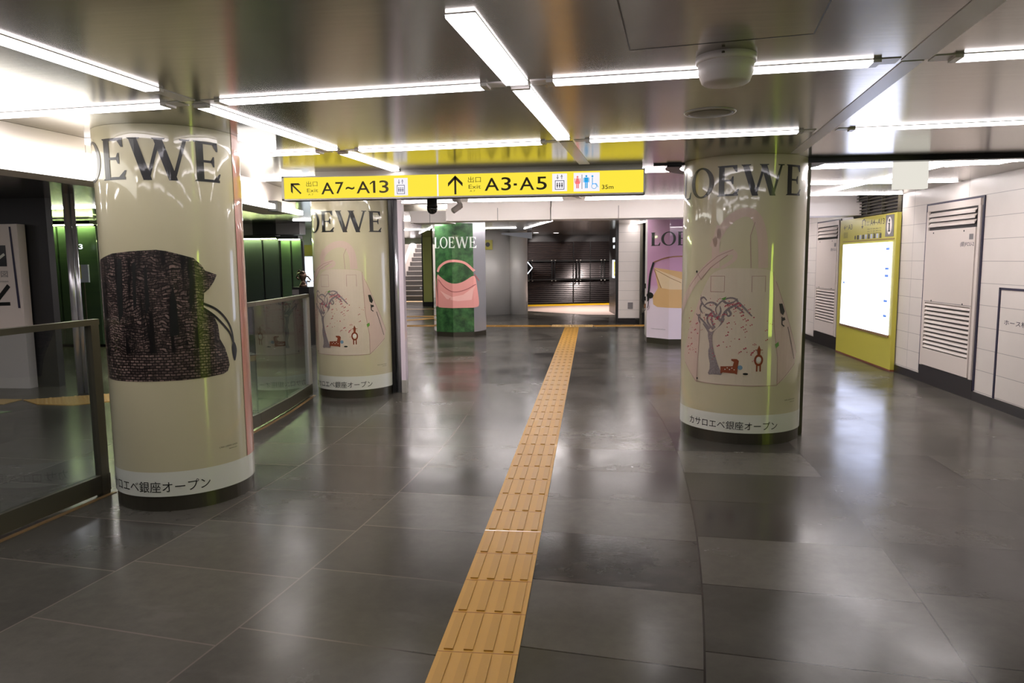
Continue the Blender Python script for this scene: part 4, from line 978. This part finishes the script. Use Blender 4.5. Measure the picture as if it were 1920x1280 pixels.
struct('wall_dark_block', box(B(), (-13, 7.78, 0), (-6.26, 7.88, H)), M['dark'])
cp_ = thing('steel_post', 'slim chrome post standing beyond the near glass fence', 'post', (-5.70, 7.4, 0))
obj('tube', lathe(B(), [(.035, 0), (.035, H)], 20), M['chrome'], cp_, True); obj('tube', lathe(B(), [(.022, 0), (.022, H)], 20, (.055, .02)), M['chrome'], cp_, True)
# green clad walls with wash lights along their tops
def clad(x0, x1, y, ztop, mats, label, n, recess=.0, strength=1):
    t = thing('green_cladding', label, 'wall cladding', (x0, y, 0)); wd = (x1-x0)/n
    for k in range(n):
        obj('panel', box(B(), (k*wd+.02, 0, .05), ((k+1)*wd-.02, .06, ztop)), M[mats[k % len(mats)]], t)
    obj('backing', box(B(), (0, .05, 0), (x1-x0, .12, ztop)), M['black'], t)
    obj('light_trough', box(B(), (0, -.16, ztop+.03), (x1-x0, .06, min(H, ztop+.09))), M['black'], t)
    obj('light_strip', box(B(), (.02, -.10, ztop+.012), (x1-x0-.02, -.04, ztop+.03)), M['ledg'], t)
    return t
clad(-12.4, -9.95, 13.8, 1.88, ('glassgreen',), 'green lit wall panels far beyond the near fence', 6)
clad(-9.9, -8.42, 11.6, 2.08, ('glassgreen',), 'tall yellow-green lit wall panels right of the dark block', 4)
clad(-9.95, -6.5, 13.8, 1.88, ('glassgreen', 'slategreen'), 'green lit wall panels hidden mostly behind the bag poster pillar', 8)
clad(-6.5, -6.15, 13.8, 1.88, ('slategreen',), 'grey-green lit wall panel between the left pillars', 1)
clad(-6.13, -5.68, 13.78, 1.86, ('glassgreen',), 'bright green lit wall panels nearest the statue', 2)
ub = thing('upper_fascia', 'black and grey fascia panels above the green cladding', 'fascia', (-12.4, 13.7, 0))
u1 = B(); u2_ = B()
for k in range(14):
    obj('fascia_panel', box(B(), (k*.48, 0, 1.98), ((k+1)*.48, .3, H-.001)), M['black' if k % 2 == 0 else 'grey'], ub)

gw = thing('poster_frame', 'small yellow notice in a frame on the green glass beyond the fence', 'notice', (-8.80, 11.4, 0))
obj('frame', box(B(), (.08, 0, 1.13), (.32, .03, 1.43)), M['lilac'], gw)
obj('stand', box(B(), (.19, .03, 0), (.21, .05, 1.4)), M['dgrey'], gw)
obj('yellow_notice', box(B(), (.09, -.01, 1.19), (.19, 0, 1.42)), M['yel'], gw)
art('lit_number', shift(text_polys('33', .085, .17, .02), .10, 1.69), plane_fn((0, -.02, 0), (1, 0, 0)), M['whitetext'], gw)
# bronze bust on a black pedestal
bs = thing('bronze_bust', 'small bronze bust with curled horns on a black pedestal beyond the fence', 'statue', (-4.95, 12, 0))
obj('pedestal', box(B(), (-.16, -.1, 0), (.14, .2, 1.01)), M['black'], bs)
obj('pedestal_panel', box(B(), (-.16, -.105, .88), (-.04, -.1, .97)), M['grey'], bs)
bb_ = B(); lathe(bb_, [(.07, 1.01), (.06, 1.05), (.035, 1.09), (.03, 1.12), (.055, 1.16), (.065, 1.21), (.05, 1.26), (.02, 1.285)], 20)
obj('body', bb_, M['bronze'], bs, True)
hb_ = B(); tube(hb_, [(.03, 0, 1.2), (.10, -.02, 1.19), (.14, 0, 1.13), (.11, .02, 1.10), (.07, 0, 1.11)], .014, 8)
tube(hb_, [(-.03, 0, 1.25), (-.09, 0, 1.24), (-.11, 0, 1.18), (-.07, 0, 1.14)], .016, 8); tube(hb_, [(-.02, 0, 1.27), (-.05, -.02, 1.30), (-.09, 0, 1.27)], .012, 8)
obj('horn', hb_, M['bronze'], bs, True)
ts = thing('ticket_screen', 'glowing screen with yellow header behind the bronze bust', 'screen', (-7.0, 16.5, 0))
obj('cabinet', box(B(), (0, .02, 0), (1.2, .4, H)), M['lilac'], ts)
obj('screen', box(B(), (.15, 0, 1.0), (.55, .02, 1.56)), M['screen'], ts); obj('lower_screen', box(B(), (.3, 0, .78), (.8, .02, .98)), M['screen'], ts)
obj('header', box(B(), (.1, -.01, 1.58), (.9, .02, 1.84)), M['yel'], ts)
